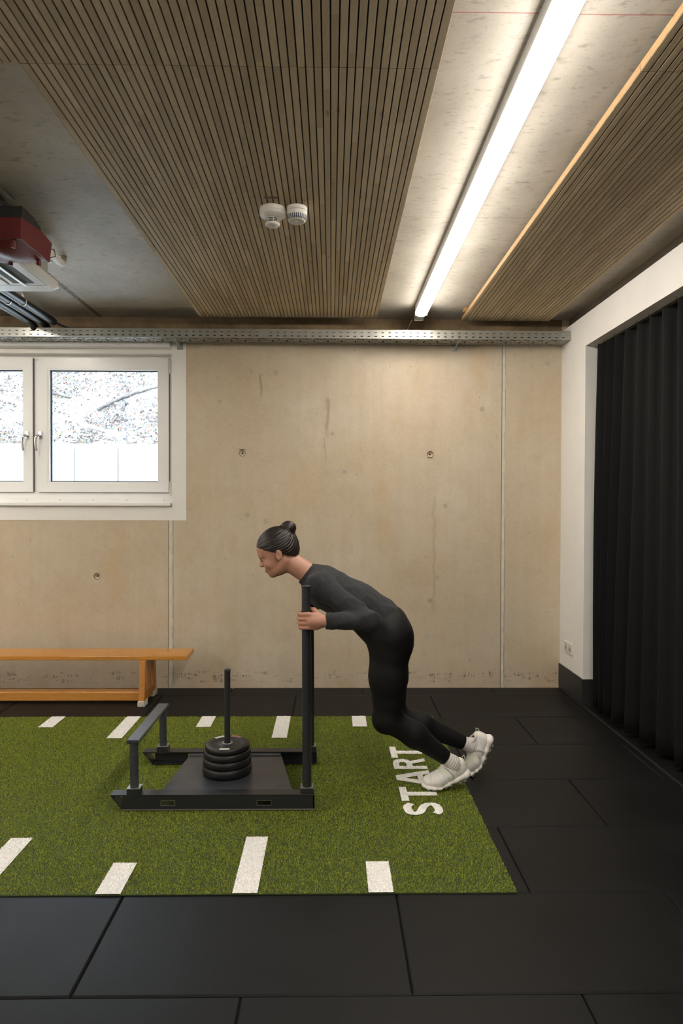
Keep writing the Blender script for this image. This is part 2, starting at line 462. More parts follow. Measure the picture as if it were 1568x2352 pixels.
# pale raised joint strips on the concrete
MAT['joint'] = mat('pale_joint_filler', (.63, .59, .50), .6, var=.12, vscale=14)
MAT['jointedge'] = mat('joint_edge', (.14, .11, .08), .8)
def joint(n, x, wd, z0, z1):
    b = MB(); z = z0; N = 24
    for i in range(N):
        a, c = z0+(z1-z0)*i/N, z0+(z1-z0)*(i+1)/N
        b.box(x-wd/2, x+wd/2, YW-.0035, YW+.01, a, c, 0)
        b.box(x-wd/2-.0045, x-wd/2, YW-.0012, YW+.01, a, c, 1)
        if i % 3: b.box(x+wd/2, x+wd/2+.0025, YW-.0012, YW+.01, a, c, 1)
    struct(b.build('trim_%d' % n, [MAT['joint'], MAT['jointedge']]))
joint(1, -1.240, .031, 0, 1.301)
joint(2, 1.3375, .022, 0, 2.66)
b = MB(); b.box(XL+.01, XR-.002, YW-.004, YW+.01, 2.700, ZC-.001)  # thin band over the wall top: brown tone with the shade painted in
MAT['shade_band'] = mat('brown_shaded_band', (.20, .135, .070), .75, var=.35, vscale=7, bump=.1, bscale=80)
struct(b.build('trim_5', MAT['shade_band']), 'brown wall band between the tray and the ceiling, shade painted into its colour', 'trim')

# ---------------------------------------------------------------- ceiling, other walls
b = MB(); b.box(XL-.3, 3.1, YB-.3, YW+.32, ZC, ZC+.2)
struct(b.build('ceiling', MAT['ceil']), 'raw concrete ceiling slab', 'ceiling')
MAT['ceilband'] = mat('grey_concrete_band', (.30, .275, .24), .7, var=.08, vscale=5)
b = MB()
OY1, OZ = 4.668, 2.552      # jamb and head of the curtained opening
OY0 = -1.6
b.box(XR, XR+.16, OY1, YW, -.012, 2.775)
b.box(XR, XR+.16, OY0, OY1, OZ, 2.775)
b.box(XR, XR+.16, YB, OY0, -.012, 2.775)
b.box(XR+.055, XR+.3, YB, YW, 2.775, ZC, 1)
struct(b.build('wall_right', [MAT['plaster'], MAT['ceilband']]), 'white plastered wall framing the curtained opening', 'wall')
b = MB(); b.box(2.75, 2.95, YB-.3, YW+.3, -.02, ZC+.1); b.box(XR+.16, 2.75, YB-.3, YW, ZC-.29, ZC-.27)
struct(b.build('wall_alcove', MAT['plaster']), 'white wall behind the black curtain', 'wall')
b = MB(); b.box(XL-.3, XL, YB-.3, YW+.3, -.02, ZC+.1)
struct(b.build('wall_left', MAT['plaster']), 'white wall left of the gym', 'wall')
b = MB(); b.box(XL-.3, 2.95, YB-.3, YB, -.02, ZC+.1)
struct(b.build('wall_front', MAT['plaster']), 'white wall behind the viewpoint', 'wall')
b = MB(); b.box(XR-.009, XR, OY1-.002, YW, .022, .192); b.box(XR-.009, XR+.162, OY1-.010, OY1, .0005, .192)
b.box(XR-.007, XR, OY1, YW, .0, .020)
struct(b.build('baseboard_right', MAT['skirt']), 'anthracite skirting at the foot of the white wall', 'baseboard')
b = MB(); b.box(XR-.002, XR+.012, OY0, OY1, -.004, .0025)
struct(b.build('trim_3', mat('threshold_profile', (.06, .058, .055), .4, .5)))

# ---------------------------------------------------------------- window
b = MB()   # painted band around the window
b.box(WX1, -1.1205, YW-.0025, YW+.005, 1.301, 2.70)
b.box(WX0-.11, WX1, YW-.0025, YW+.005, 1.301, WZ0)
b.box(WX0-.11, WX0, YW-.0025, YW+.005, WZ0, 2.70)
b.box(WX0-.11, -1.1205, YW-.0020, YW+.005, WZ1, 2.70)
struct(b.build('trim_4', MAT['paint_white']), 'white painted band around the window', 'trim')
win = empty('window_1', ((WX0+WX1)/2, 5.30, WZ0)); struct(win, 'white two-sash basement window above the bench', 'window')
b = MB(); F0, F1 = 5.285, 5.36
b.box(WX0, -1.2545+.023, F0, F1, 1.44, 1.53, bev=.003); b.box(WX0, -1.2545+.023, F0, F1, 2.56, 2.633, bev=.003)
b.box(-1.295, -1.2315, F0, F1, 1.53, 2.56, bev=.003); b.box(WX0, WX0+.065, F0, F1, 1.53, 2.56, bev=.003)
b.box(-2.40, -2.27, F0, F1, 1.53, 2.56, bev=.003)
b.build('window_frame', MAT['upvc'], win)
for nm, bx in (('gasket', (-2.3488, -2.3425, 5.272, 5.284, 1.52, 2.572)), ('gasket', (-1.2825, -1.2785, 5.275, 5.284, 1.52, 2.572)), ('gasket', (-2.305, -1.2825, 5.276, 5.284, 1.5135, 1.5165)), ('gasket', (-3.38, -2.349, 5.276, 5.284, 1.5135, 1.5165))):
    b = MB(); b.box(*bx); b.build(nm, mat('gasket_grey', (.10, .09, .085), .7), win)
b = MB(); b.box(WX0, -1.2325, 5.20, 5.29, 2.56+.035, 2.633, bev=.003)
b.build('head_lining', MAT['paint_white'], win)
b = MB(); b.box(WX0+.01, -1.2365, 5.115, 5.215, 2.634, 2.674, bev=.006)
b.build('head_profile', MAT['upvc'], win)
b = MB(); b.box(WX0, -1.2325, 5.235, 5.29, 1.405, 1.470, bev=.003); b.box(WX0+.005, -1.238, 5.125, 5.238, 1.408, 1.440, bev=.007)
sill = b.build('window_sill', MAT['upvc'], win)
for i in range(7):
    x = -1.345-.26*i if i else -1.31
    b = MB(); b.lathe([(0, -.004), (.0055, -.0035), (.006, 0)], (x, 5.235, 1.457), 'y', 14); b.build('screw', MAT['plastic_white'], sill)
MAT['glass'] = bpy.data.materials.new('window_glass'); MAT['glass'].use_nodes = True
t = NT(MAT['glass']); tr = t.node('ShaderNodeBsdfTransparent'); gl = t.node('ShaderNodeBsdfGlossy'); gl.inputs['Roughness'].default_value = .02
fr = t.node('ShaderNodeFresnel'); fr.inputs[0].default_value = 1.35; mx = t.node('ShaderNodeMixShader')
tr.inputs[0].default_value = (.96, .98, 1, 1)
t.t.links.new(fr.outputs[0], mx.inputs[0]); t.t.links.new(tr.outputs[0], mx.inputs[1]); t.t.links.new(gl.outputs[0], mx.inputs[2])
t.t.links.new(mx.outputs[0], t.n['Material Output'].inputs[0])
def sash(x0, x1, gx0, gx1, hx, hinge_x):
    z0, z1, gz0, gz1 = 1.517, 2.573, 1.600, 2.480; y0, y1 = 5.268, 5.335; fx = .022
    b = MB()
    def ring(ax0, ax1, az0, az1, bx0, bx1, bz0, bz1, ya, yb, m=0):
        # frame as four mitred members
        o = [(ax0, az0), (ax1, az0), (ax1, az1), (ax0, az1)]; n = [(bx0, bz0), (bx1, bz0), (bx1, bz1), (bx0, bz1)]
        for i in range(4):
            j = (i+1) % 4
            vs = [(o[i][0], ya, o[i][1]), (o[j][0], ya, o[j][1]), (n[j][0], ya, n[j][1]), (n[i][0], ya, n[i][1]),
                  (o[i][0], yb, o[i][1]), (o[j][0], yb, o[j][1]), (n[j][0], yb, n[j][1]), (n[i][0], yb, n[i][1])]
            b.add(vs, [(0, 1, 2, 3), (7, 6, 5, 4), (0, 4, 5, 1), (3, 2, 6, 7)], m)
    ring(x0+.003, x1-.003, z0+.003, z1-.003, gx0-.018, gx1+.018, gz0-.018, gz1+.018, y0, y0+.003)
    ring(x0, x1, z0, z1, gx0-.018, gx1+.018, gz0-.018, gz1+.018, y0+.003, y1)
    s_ = b.build('sash', MAT['upvc'], win)
    b = MB()
    ring(gx0-.018, gx1+.018, gz0-.018, gz1+.018, gx0-.012, gx1+.012, gz0-.012, gz1+.012, y0+.001, y1-.01)
    ring(gx0-.012, gx1+.012, gz0-.012, gz1+.012, gx0, gx1, gz0, gz1, y0+.004, y1-.01)
    b.build('glazing_bead', MAT['upvc'], s_)
    b = MB(); ring(gx0, gx1, gz0, gz1, gx0+.007, gx1-.007, gz0+.007, gz1-.007, y0+.032, y0+.05); b.build('spacer', MAT['seal'], s_)
    b = MB(); b.box(gx0, gx1, y0+.038, y0+.042, gz0, gz1); b.build('pane', MAT['glass'], s_)
    # handle: oval rosette and bent lever
    b = MB(); pr = []
    n = 28
    def oval(r, hh, y): return [(hx+r*math.cos(2*PI*k/n), y, 1.966+hh*(1 if math.sin(2*PI*k/n) > 0 else -1)+r*math.sin(2*PI*k/n)) for k in range(n)]
    R = [oval(.0155, .018, y0), oval(.0155, .018, y0-.008), oval(.013, .018, y0-.011)]
    vs = [p for r in R for p in r]; fs = [(i*n+k, i*n+(k+1) % n, (i+1)*n+(k+1) % n, (i+1)*n+k) for i in range(2) for k in range(n)]
    fs.append(tuple(range(2*n, 3*n))); b.add(vs, fs)
    b.tube([(hx, y0-.008, 1.961), (hx-.002, y0-.035, 1.961), (hx-.008, y0-.048, 1.956), (hx-.016, y0-.052, 1.94), (hx-.017, y0-.053, 1.90), (hx-.014, y0-.05, 1.86), (hx-.010, y0-.047, 1.842)],
           [.0105, .0105, .0105, .0100, .0090, .0100, .0090], 14)
    b.build('handle', MAT['chrome'], s_)
    for z in (2.51, 1.555):
        b = MB(); b.tube([(hinge_x, y0-.004, z-.05), (hinge_x, y0-.004, z+.05)], .0075, 14); b.tube([(hinge_x, y0-.004, z-.062), (hinge_x, y0-.004, z-.054)], .0065, 12)
        b.build('hinge', MAT['plastic_white'], win)
sash(-2.305, -1.2825, -2.2215, -1.3712, -2.290, -1.2705)
sash(-3.38, -2.349, -3.29, -2.4275, -2.392, -3.395)

# ---------------------------------------------------------------- outside: retaining blocks, leaf-littered bank, roots
MAT['block'] = mat('pale_precast_concrete', (.62, .63, .62), .8, var=.06, vscale=9, bump=.2, bscale=60)
gaps = [-3.912, -3.418, -2.925, -2.432, -1.938, -1.445]
blk_labels = ['pale concrete retaining block outside, seen through the left sash',
              'pale concrete retaining block outside, at the left edge of the right pane',
              'whole pale concrete retaining block outside, between the two dark joints in the right pane',
              'pale concrete retaining block outside, at the right edge of the right pane',
              'pale concrete retaining block outside, just past the right frame of the window']
first = None
for i in range(5):
    if first is None:
        b = MB(); b.box(gaps[0]+.007, gaps[1]-.007, 7.60, 7.72, .9, 2.105, bev=.008)
        first = o = b.build('retaining_block', MAT['block'], origin='base')
    else:
        o = first.copy(); COL.objects.link(o); o.location.x = (gaps[i]+gaps[i+1])/2
    tag(o, blk_labels[i], 'retaining block', 'retaining blocks outside the window')
b = MB(); b.box(gaps[0], gaps[-1], 7.722, 7.728, .9, 2.05)  # dark sheet added behind the blocks to put shade into their joints
tag(b.build('dark_backsheet', MAT['dark']), 'dark membrane behind the pale retaining blocks, added to keep their joints dark', 'backsheet')
def litter_mat():
    m = bpy.data.materials.new('leaf_litter_soil'); m.use_nodes = True; t = NT(m)
    c = t.coord(); n = t.noise(c, 7, 8, .75, 1.2); n2 = t.noise(c, 34, 6, .8, 1.0)
    col = t.ramp(n2, [(.38, (.02, .016, .014)), (.45, (.09, .07, .06)), (.51, (.16, .14, .12)), (.60, (.28, .26, .24)), (.8, (.48, .46, .44))])
    col = t.mix(t.rng(t.noise(c, 1.6, 3, .6), .40, .60, 0, .65), col, (.40, .38, .36))
    col = t.mix(t.rng(n, .57, .66, 0, .7), col, (.035, .026, .024))
    t.color(col); t.roughness(.9); t.bump(n2, .6, .02); return m
MAT['litter'] = litter_mat()
def bank():
    nx, ny = 170, 110; xs = np.linspace(-6, 1.0, nx); ts = np.linspace(0, 1, ny)
    X, T = np.meshgrid(xs, ts, indexing='ij')
    Yv = 7.73 + T*3.2; Z = 2.02 + T*2.9
    ph = rng.uniform(0, 6, (12, 2))
    for k in range(12):
        a = 1.5+k*1.6; Z = Z + .05/(1+k*.45)*np.sin(a*X+ph[k, 0]+1.3*np.sin(a*.6*Yv))*np.cos(a*1.1*Yv+ph[k, 1])*np.minimum(1, T*12+.15)
    Z += rng.normal(0, .012, Z.shape)
    v = np.stack([X, Yv, Z], -1).reshape(-1, 3)
    i, j = np.meshgrid(np.arange(nx-1), np.arange(ny-1), indexing='ij'); q = (i*ny+j).ravel()
    f = np.stack([q, q+ny, q+ny+1, q+1], -1)
    o = npmesh('earth_bank', v, f, MAT['litter']); tag(o, 'bright earth bank covered in dead leaves outside the window', 'earth bank')
    def zat(x, tt): return Z[int(np.clip((x+6)/7*nx, 0, nx-1)), int(np.clip(tt*ny, 0, ny-1))]
    # dead leaves
    n = 34000; lx = rng.uniform(-5, 0, n); lt = rng.uniform(0, .75, n)
    dens = .50+.5*np.sin(lx*4.1+1.5*np.sin(lt*9))*np.cos(lt*13+lx*2.3+.8) + .35*(lx < -2.6) + 1.0*(lt < .05) + .3*(lt > .42)
    kp = rng.random(n) < np.clip(dens, .08, 1); lx, lt = lx[kp], lt[kp]; n = len(lx)
    P = np.stack([lx, 7.73+lt*3.2, np.array([zat(a, c) for a, c in zip(lx, lt)])+.03], -1)
    a = rng.uniform(0, 2*PI, n); L = rng.uniform(.008, .024, n)
    d = np.stack([np.cos(a), np.sin(a)*.6, np.sin(a)*.6+rng.normal(0, .4, n)], -1)*L[:, None]
    e = np.stack([-np.sin(a), np.cos(a)*.6, np.cos(a)*.5+rng.normal(0, .4, n)], -1)*(L*.5)[:, None]
    v = np.stack([P-d, P+e+[0, 0, .006], P+d, P-e], 1).reshape(-1, 3); f = np.arange(4*n).reshape(n, 4)
    ml = [mat('leaf_pale', (.34, .30, .26), .8), mat('leaf_brown', (.22, .10, .06), .8), mat('leaf_dark', (.05, .035, .035), .8), mat('leaf_green', (.14, .22, .04), .8)]
    mi = rng.choice(4, n, p=[.55, .15, .27, .03]).astype(np.int32)
    o = npmesh('leaf_litter', v, f, ml, smooth=False, mi=mi); tag(o, 'dead pale and brown leaves strewn over the earth bank outside', 'leaves', kind='stuff')
    return zat
zat = bank()
MAT['bark'] = mat('grey_bark', (.11, .095, .09), .9, var=.4, vscale=30, bump=.5, bscale=60)
def branch(pts, r, label):
    b = MB(); P = []
    for (px, py) in pts: P.append((px, py))
    # points are (x, t along the bank)
    W = [(x, 7.73+t_*3.2-.02, zat(x, t_)+r*.6) for x, t_ in P]
    Q = []
    for i in range(len(W)-1):
        for s_ in range(6):
            u = s_/6; Q.append(tuple(W[i][k]*(1-u)+W[i+1][k]*u+random.uniform(-1, 1)*r*.25 for k in range(3)))
    Q.append(W[-1]); n = len(Q)
    b.tube(Q, [r*(1-.6*i/n) for i in range(n)], 8)
    tag(b.build('tree_root', MAT['bark'], origin='base'), label, 'root', 'roots on the bank outside the window')
branch([(-2.92, .20), (-2.70, .25), (-2.45, .27), (-2.20, .31), (-2.0, .34)], .020, 'grey root running sideways across the earth bank in the right pane')
branch([(-2.62, .24), (-2.60, .16), (-2.45, .09), (-2.38, .02)], .016, 'thin grey root dropping from the long root towards the retaining blocks')
branch([(-2.55, .42), (-2.4, .46), (-2.2, .47)], .03, 'short dark root near the top left of the right pane')
branch([(-1.45, .42), (-1.25, .41), (-1.1, .42)], .03, 'short dark root at the top right of the right pane')
branch([(-3.9, .24), (-3.6, .25), (-3.3, .245)], .03, 'straight grey root seen through the left pane')
b = MB(); b.box(-7, 2, YW+.33, 7.62, .7, 1.15)
tag(b.build('gravel_ground', mat('gravel', (.5, .49, .47), .9, var=.3, vscale=60)), 'pale gravel strip outside between the wall and the retaining blocks', 'ground')

# ---------------------------------------------------------------- slatted ceiling panels
PB, PT = 2.81, 2.837       # underside and top of the panels
def slat_panel(x0, n, y0, y1, label, pitch=.0262, edge_blocks=()):
    root = empty('slatted_ceiling_panel', (x0+n*pitch/2, (y0+y1)/2, PB))
    tag(root, label, 'ceiling panel', 'slatted wooden ceiling panels')
    b = MB(); g = .0023
    for i in range(n):
        a = x0+i*pitch
        b.box(a+(g if i else 0), a+pitch-(g if i < n-1 else 0), y0, y1, PB, PT-.009, 0, bev=.0007)
    b.build('slats', MAT['slat'], root)
    b = MB()
    b.box(x0-.0016, x0-.0002, y0, y1, PB+.0008, PT)
    b.build('edge_strip', MAT['backing'], root)
    b = MB(); b.box(x0, x0+n*pitch, y0+.001, y1-.001, PT-.0088, PT, 0)
    # dark acoustic fleece visible in the grooves
    b.box(x0+.002, x0+n*pitch-.002, y0+.002, y1-.002, PT-.0100, PT-.0089, 1)
    b.build('backing_board', [MAT['backing'], MAT['black']], root)
    y = y0+.10
    k = 0
    while y < y1-.05:
        b = MB(); b.box(x0+.06, x0+n*pitch-.06, y, y+.045, PT+.0002, ZC-.0002); b.build('batten', MAT['backing'], root); y += .62
    yy = y1-.165
    if n < 40 and y1 > 4:
        b = MB(); b.box(x0-.012, x0+.02, yy, yy+.06, PT+.0002, ZC-.0002); b.build('mounting_block', MAT['backing'], root)
    return root
JY = 2.108
slat_panel(-.975, 50, JY+.001, 4.93, 'large slatted pine ceiling panel ending above the cable tray, holding the smoke detectors')
slat_panel(-.975-.0262*14, 64, -.75, JY-.001, 'large slatted pine ceiling panel nearest the viewer, at the top left')
slat_panel(.977, 25, JY+.001, 4.985, 'narrow slatted pine ceiling panel right of the light, ending above the cable tray')
slat_panel(.977, 25, -.75, JY-.001, 'narrow slatted pine ceiling panel nearest the viewer, at the top right')

# ---------------------------------------------------------------- linear ceiling light
def lamp_side():
    # opal side wall: its glow fades towards the mounting edge
    m = bpy.data.materials.new('opal_side_wall'); m.use_nodes = True; t = NT(m)
    z = t.sep(t.coord())[2]; t.color((.52, .51, .49)); t.roughness(.5)
    f = t.rng(z, -.014, -.052, 0, 1); f = t.math('POWER', f, 3.0)
    t.put(t.b.inputs['Emission Color'], LAMP_TINT); t.put(t.b.inputs['Emission Strength'], t.math('ADD', t.math('MULTIPLY', f, LAMP_POWER*.006), .03))
    return m
MAT['opal_side'] = lamp_side()
def lamp_diffuser():
    m = bpy.data.materials.new('opal_diffuser'); m.use_nodes = True; t = NT(m)
    z = t.sep(t.coord())[2]; t.color((.8, .8, .8)); f = t.math('POWER', t.rng(z, -.046, -.056, 0, 1), 1.3)
    t.put(t.b.inputs['Emission Color'], LAMP_TINT); t.put(t.b.inputs['Emission Strength'], t.math('ADD', t.math('MULTIPLY', f, LAMP_POWER), .15))
    return m
MAT['diffuser'] = lamp_diffuser()
def linear_light(x, y0, y1, yend, label):
    root = empty('linear_ceiling_light', (x, (y0+yend)/2, ZC)); tag(root, label, 'ceiling light')
    wd = .043; zt = ZC-.0004; zb = ZC-.047
    b = MB(); b.box(x-wd+.006, x+wd-.006, y0, y1+.09, ZC-.0135, ZC-.0003, bev=.001); b.build('housing', MAT['lamp_body'], root)
    b = MB()
    for sx in (-1, 1): b.box(x+sx*wd-.0012, x+sx*wd+.0012, y0, y1, zb, zt)
    b.build('side_wall', MAT['opal_side'], root)
    b = MB(); n = 12; prof = [((wd-.0003)*math.cos(PI+PI*k/n), zb-.035*math.sin(PI*k/n)**.70) for k in range(n+1)]
    m = len(prof); vs = [(x+p, y0, z) for p, z in prof]+[(x+p, y1, z) for p, z in prof]
    fs = [(i, i+1, m+i+1, m+i) for i in range(m-1)] + [tuple(range(m)), tuple(range(m, 2*m))[::-1]]
    b.add(vs, fs, 0, False); b.build('diffuser', MAT['diffuser'], root)
    b = MB(); b.box(x-.043, x+.043, y1, y1+.003, zb-.026, zt); b.box(x-.038, x+.030, y1+.004, yend, ZC-.076, ZC-.055, bev=.004); b.box(x-.038, x+.030, yend-.004, yend+.001, ZC-.080, ZC-.0137)
    b.build('end_cap', MAT['lamp_body'], root)
    return root
L1 = linear_light(.645, -3.2, 4.79, 4.905, 'long glowing linear light on the concrete ceiling between the two slatted panels')
b = MB(); b.tube([(.592, 4.91, 2.79), (.590, 5.0, 2.79), (.588, 5.143, 2.785), (.588, 5.145, 2.70)], .0035, 8); b.build('cable', MAT['plastic_white'], L1)
linear_light(-2.40, 2.75, 4.45, 4.54, 'short linear ceiling light beyond the left edge of the picture, above the air conditioner side')
linear_light(-4.3, -3.2, 4.45, 4.54, 'added linear ceiling light farthest left, out of view, balancing the light')  # extra unseen lamp, added to lift and balance the light

# ---------------------------------------------------------------- cable tray
def perf(b, o, u, v, us, vs, holes, mi=0):
    # sheet in the plane o + a*u + c*v; cell (i,j) omitted when holes(i,j)
    o = Vector(o); u = Vector(u); v = Vector(v)
    for i in range(len(us)-1):
        for j in range(len(vs)-1):
            if holes(i, j): continue
            b.quad(o+u*us[i]+v*vs[j], o+u*us[i+1]+v*vs[j], o+u*us[i+1]+v*vs[j+1], o+u*us[i]+v*vs[j+1], mi)
def cable_tray():
    x0, x1 = -3.9, 1.787; YF, YR, Z0, Z1 = 4.952, 5.135, 2.663, 2.726
    root = empty('cable_tray', ((x0+x1)/2, (YF+YR)/2, Z0)); tag(root, 'galvanised perforated cable tray running along the top of the concrete wall', 'cable tray')
    p = .0520; n = int((x1-x0)/p); us = [0]
    xs = x1-.012-n*p-x0
    for i in range(n): us += [xs+i*p, xs+i*p+.019]
    us.append(x1-x0)
    vs = [0, .0125, .0195, .040, .047, Z1-Z0]
    b = MB(); hol = lambda i, j: i % 2 == 1 and j in (1, 3)
    perf(b, (x0, YF, Z0), (1, 0, 0), (0, 0, 1), us, vs, hol)
    perf(b, (x0, YR, Z0), (1, 0, 0), (0, 0, 1), us, vs, hol)
    b.box(x0, x1, YF-.001, YF+.005, Z1-.002, Z1+.002); b.box(x0, x1, YR-.005, YR+.001, Z1-.002, Z1+.002)
    b.build('side_rail', MAT['galv'], root)
    # perforated bottom: cross slots and raised ribs
    p2 = .104; n2 = int((x1-x0-.02)/p2); us = [0]
    for i in range(n2): us += [.02+i*p2, .02+i*p2+.009, .02+i*p2+.052, .02+i*p2+.061]
    us.append(x1-x0); W = YR-YF; vs = [0, .018, .026, .058, W-.058, W-.026, W-.018, W]
    def h2(i, j):
        if i == 0 or i >= len(us)-2: return False
        k = (i-1) % 4
        if k in (0, 2) and False: return True
        return (k == 0 and j in (3,)) or (k == 2 and j in (2, 4)) or (k == 1 and j in (1, 5)) or (k == 3 and j == 3 and False)
    b = MB(); perf(b, (x0, YF, Z0), (1, 0, 0), (0, 1, 0), us, vs, h2)
    for i in range(n2):
        xx = x0+.02+i*p2
        for yy in (YF+.036, YF+.092, YF+.150):
            b.box(xx+.014, xx+.047, yy-.012, yy+.012, Z0-.0035, Z0-.0002, bev=.0015)
            b.box(xx+.066, xx+.099, yy-.012, yy+.012, Z0-.0035, Z0-.0002, bev=.0015)
    b.build('tray_base', MAT['galv'], root)
    b = MB(); b.box(-.535, -.462, YF-.004, YF-.0015, Z0+.002, Z1+.003); b.box(-.528, -.517, YF-.010, YF-.004, Z0+.025, Z1+.001); b.box(-.497, -.490, YF-.012, YF-.004, Z0+.012, Z1-.006)
    b.lathe([(0, -.012), (.006, -.010), (.006, 0)], (-.500, YF-.003, Z0+.018), 'y', 6, smooth=False)
    b.build('splice_plate', MAT['galv'], root)
    for xb, dx in ((-1.165, .0), (.952, 0)):
        b = MB()
        b.box(xb-.022, xb+.022, YW-.0065, YW-.003, 2.615, 2.70)
        b.add([(xb-.003, YF+.02, Z0-.005), (xb+.003, YF+.02, Z0-.005), (xb+.003, YW-.006, 2.625), (xb-.003, YW-.006, 2.625), (xb+.003, YW-.006, 2.66), (xb-.003, YW-.006, 2.66)],
              [(0, 1, 2, 3), (0, 5, 4, 1), (0, 3, 5), (1, 4, 2)])
        b.box(xb-.012, xb+.012, YF+.01, YW-.005, Z0-.0075, Z0-.0045)
        b.lathe([(0, -.006), (.007, -.005), (.007, 0)], (xb+.012, YW-.006, 2.64), 'y', 6, smooth=False)
        b.build('bracket', MAT['galv'], root)
cable_tray()
b = MB()
for (yy, zz, rr_) in ((4.972, 2.682, .0175), (5.010, 2.680, .016), (5.046, 2.681, .017), (5.084, 2.680, .0165)): b.tube([(-3.85, yy, zz), (-2.0, yy+.002, zz), (0, yy, zz), (1.77, yy, zz)], rr_, 10)
tag(b.build('cable_bundle', MAT['black'], origin='base'), 'black cables lying in the perforated tray, glimpsed through its lower slots', 'cables')

# ---------------------------------------------------------------- smoke detectors and label strip
def det_cage(cx, cy):
    root = empty('smoke_detector', (cx, cy, PB)); tag(root, 'round white smoke detector with an open cage nose, left of the pair', 'smoke detector')
    b = MB(); b.lathe([(0, 0), (.0585, 0), (.0600, -.004), (.0600, -.022), (.057, -.0235)], (cx, cy, PB-.0002), seg=48); b.build('base', MAT['plastic_white'], root)
    b = MB(); b.lathe([(.0600, -.0245), (.0605, -.030), (.056, -.036), (.038, -.045), (.034, -.047), (0, -.047)], (cx, cy, PB), seg=48); b.build('cover', MAT['plastic_white'], root)
    b = MB()
    for z in (-.052, -.059, -.066): b.lathe([(.032, z-.001), (.0345, z-.001), (.0345, z+.001), (.032, z+.001)], (cx, cy, PB), seg=40, closed=True)
    b.lathe([(0, -.083), (.028, -.082), (.033, -.078), (.035, -.071), (.034, -.070), (0, -.070)], (cx, cy, PB), seg=40)
    for k in range(8):
        a = 2*PI*(k+.25)/8; x, y = cx+.0335*math.cos(a), cy+.0335*math.sin(a); b.tube([(x, y, PB-.046), (x, y, PB-.073)], .0016, 6)
    b.build('cage', MAT['plastic_white'], root)
    b = MB(); b.lathe([(.022, -.047), (.022, -.070)], (cx, cy, PB), seg=30); b.build('sensor', MAT['dark'], root)
det_cage(-.277, 3.115)
def det_plain(cx, cy):
    root = empty('smoke_detector', (cx, cy, PB)); tag(root, 'deep white smoke detector with a slotted rim, right of the pair', 'smoke detector')
    b = MB(); b.lathe([(0, 0), (.0475, 0), (.0480, -.003), (.0480, -.019), (.046, -.020)], (cx, cy, PB-.0002), seg=48); b.build('base', MAT['plastic_white'], root)
    b = MB(); b.lathe([(.0475, -.0212), (.0480, -.024), (.0478, -.042), (.045, -.055), (.037, -.0645), (.034, -.0655), (0, -.0655)], (cx, cy, PB), seg=60); c_ = b.build('cover', MAT['plastic_white'], root)
    b = MB()
    for k in range(32):
        a = 2*PI*k/32; ca, sa = math.cos(a), math.sin(a); h = .0022
        pts = []
        for (r, z) in [(.0484, -.041), (.0458, -.0548), (.0404, -.061)]:
            r += .0006
            pts.append([(cx+r*ca-h*sa, cy+r*sa+h*ca, PB+z), (cx+r*ca+h*sa, cy+r*sa-h*ca, PB+z)])
        b.add([pts[0][0], pts[0][1], pts[1][1], pts[1][0], pts[2][1], pts[2][0]], [(0, 1, 2, 3), (3, 2, 4, 5)])
    b.build('vent_slots', MAT['seal'], c_)
    b = MB(); b.lathe([(.009, -.0655), (.009, -.067), (.0075, -.068), (0, -.068)], (cx, cy-.004, PB), seg=24); b.build('test_button', MAT['plastic_white'], root)
det_plain(-.163, 3.105)
b = MB(); b.box(-.306, -.243, 2.998, 3.012, PB-.0012, PB-.0002)
for k in range(7): b.box(-.302+k*.0082, -.298+k*.0082+random.uniform(0, .002), 3.002, 3.008, PB-.0016, PB-.0012, 1)
tag(b.build('label_strip', [mat('maroon_label', (.12, .03, .03), .5), mat('label_print', (.35, .22, .18), .5)], origin='base'), 'small maroon label strip on the slats beside the smoke detectors', 'label')

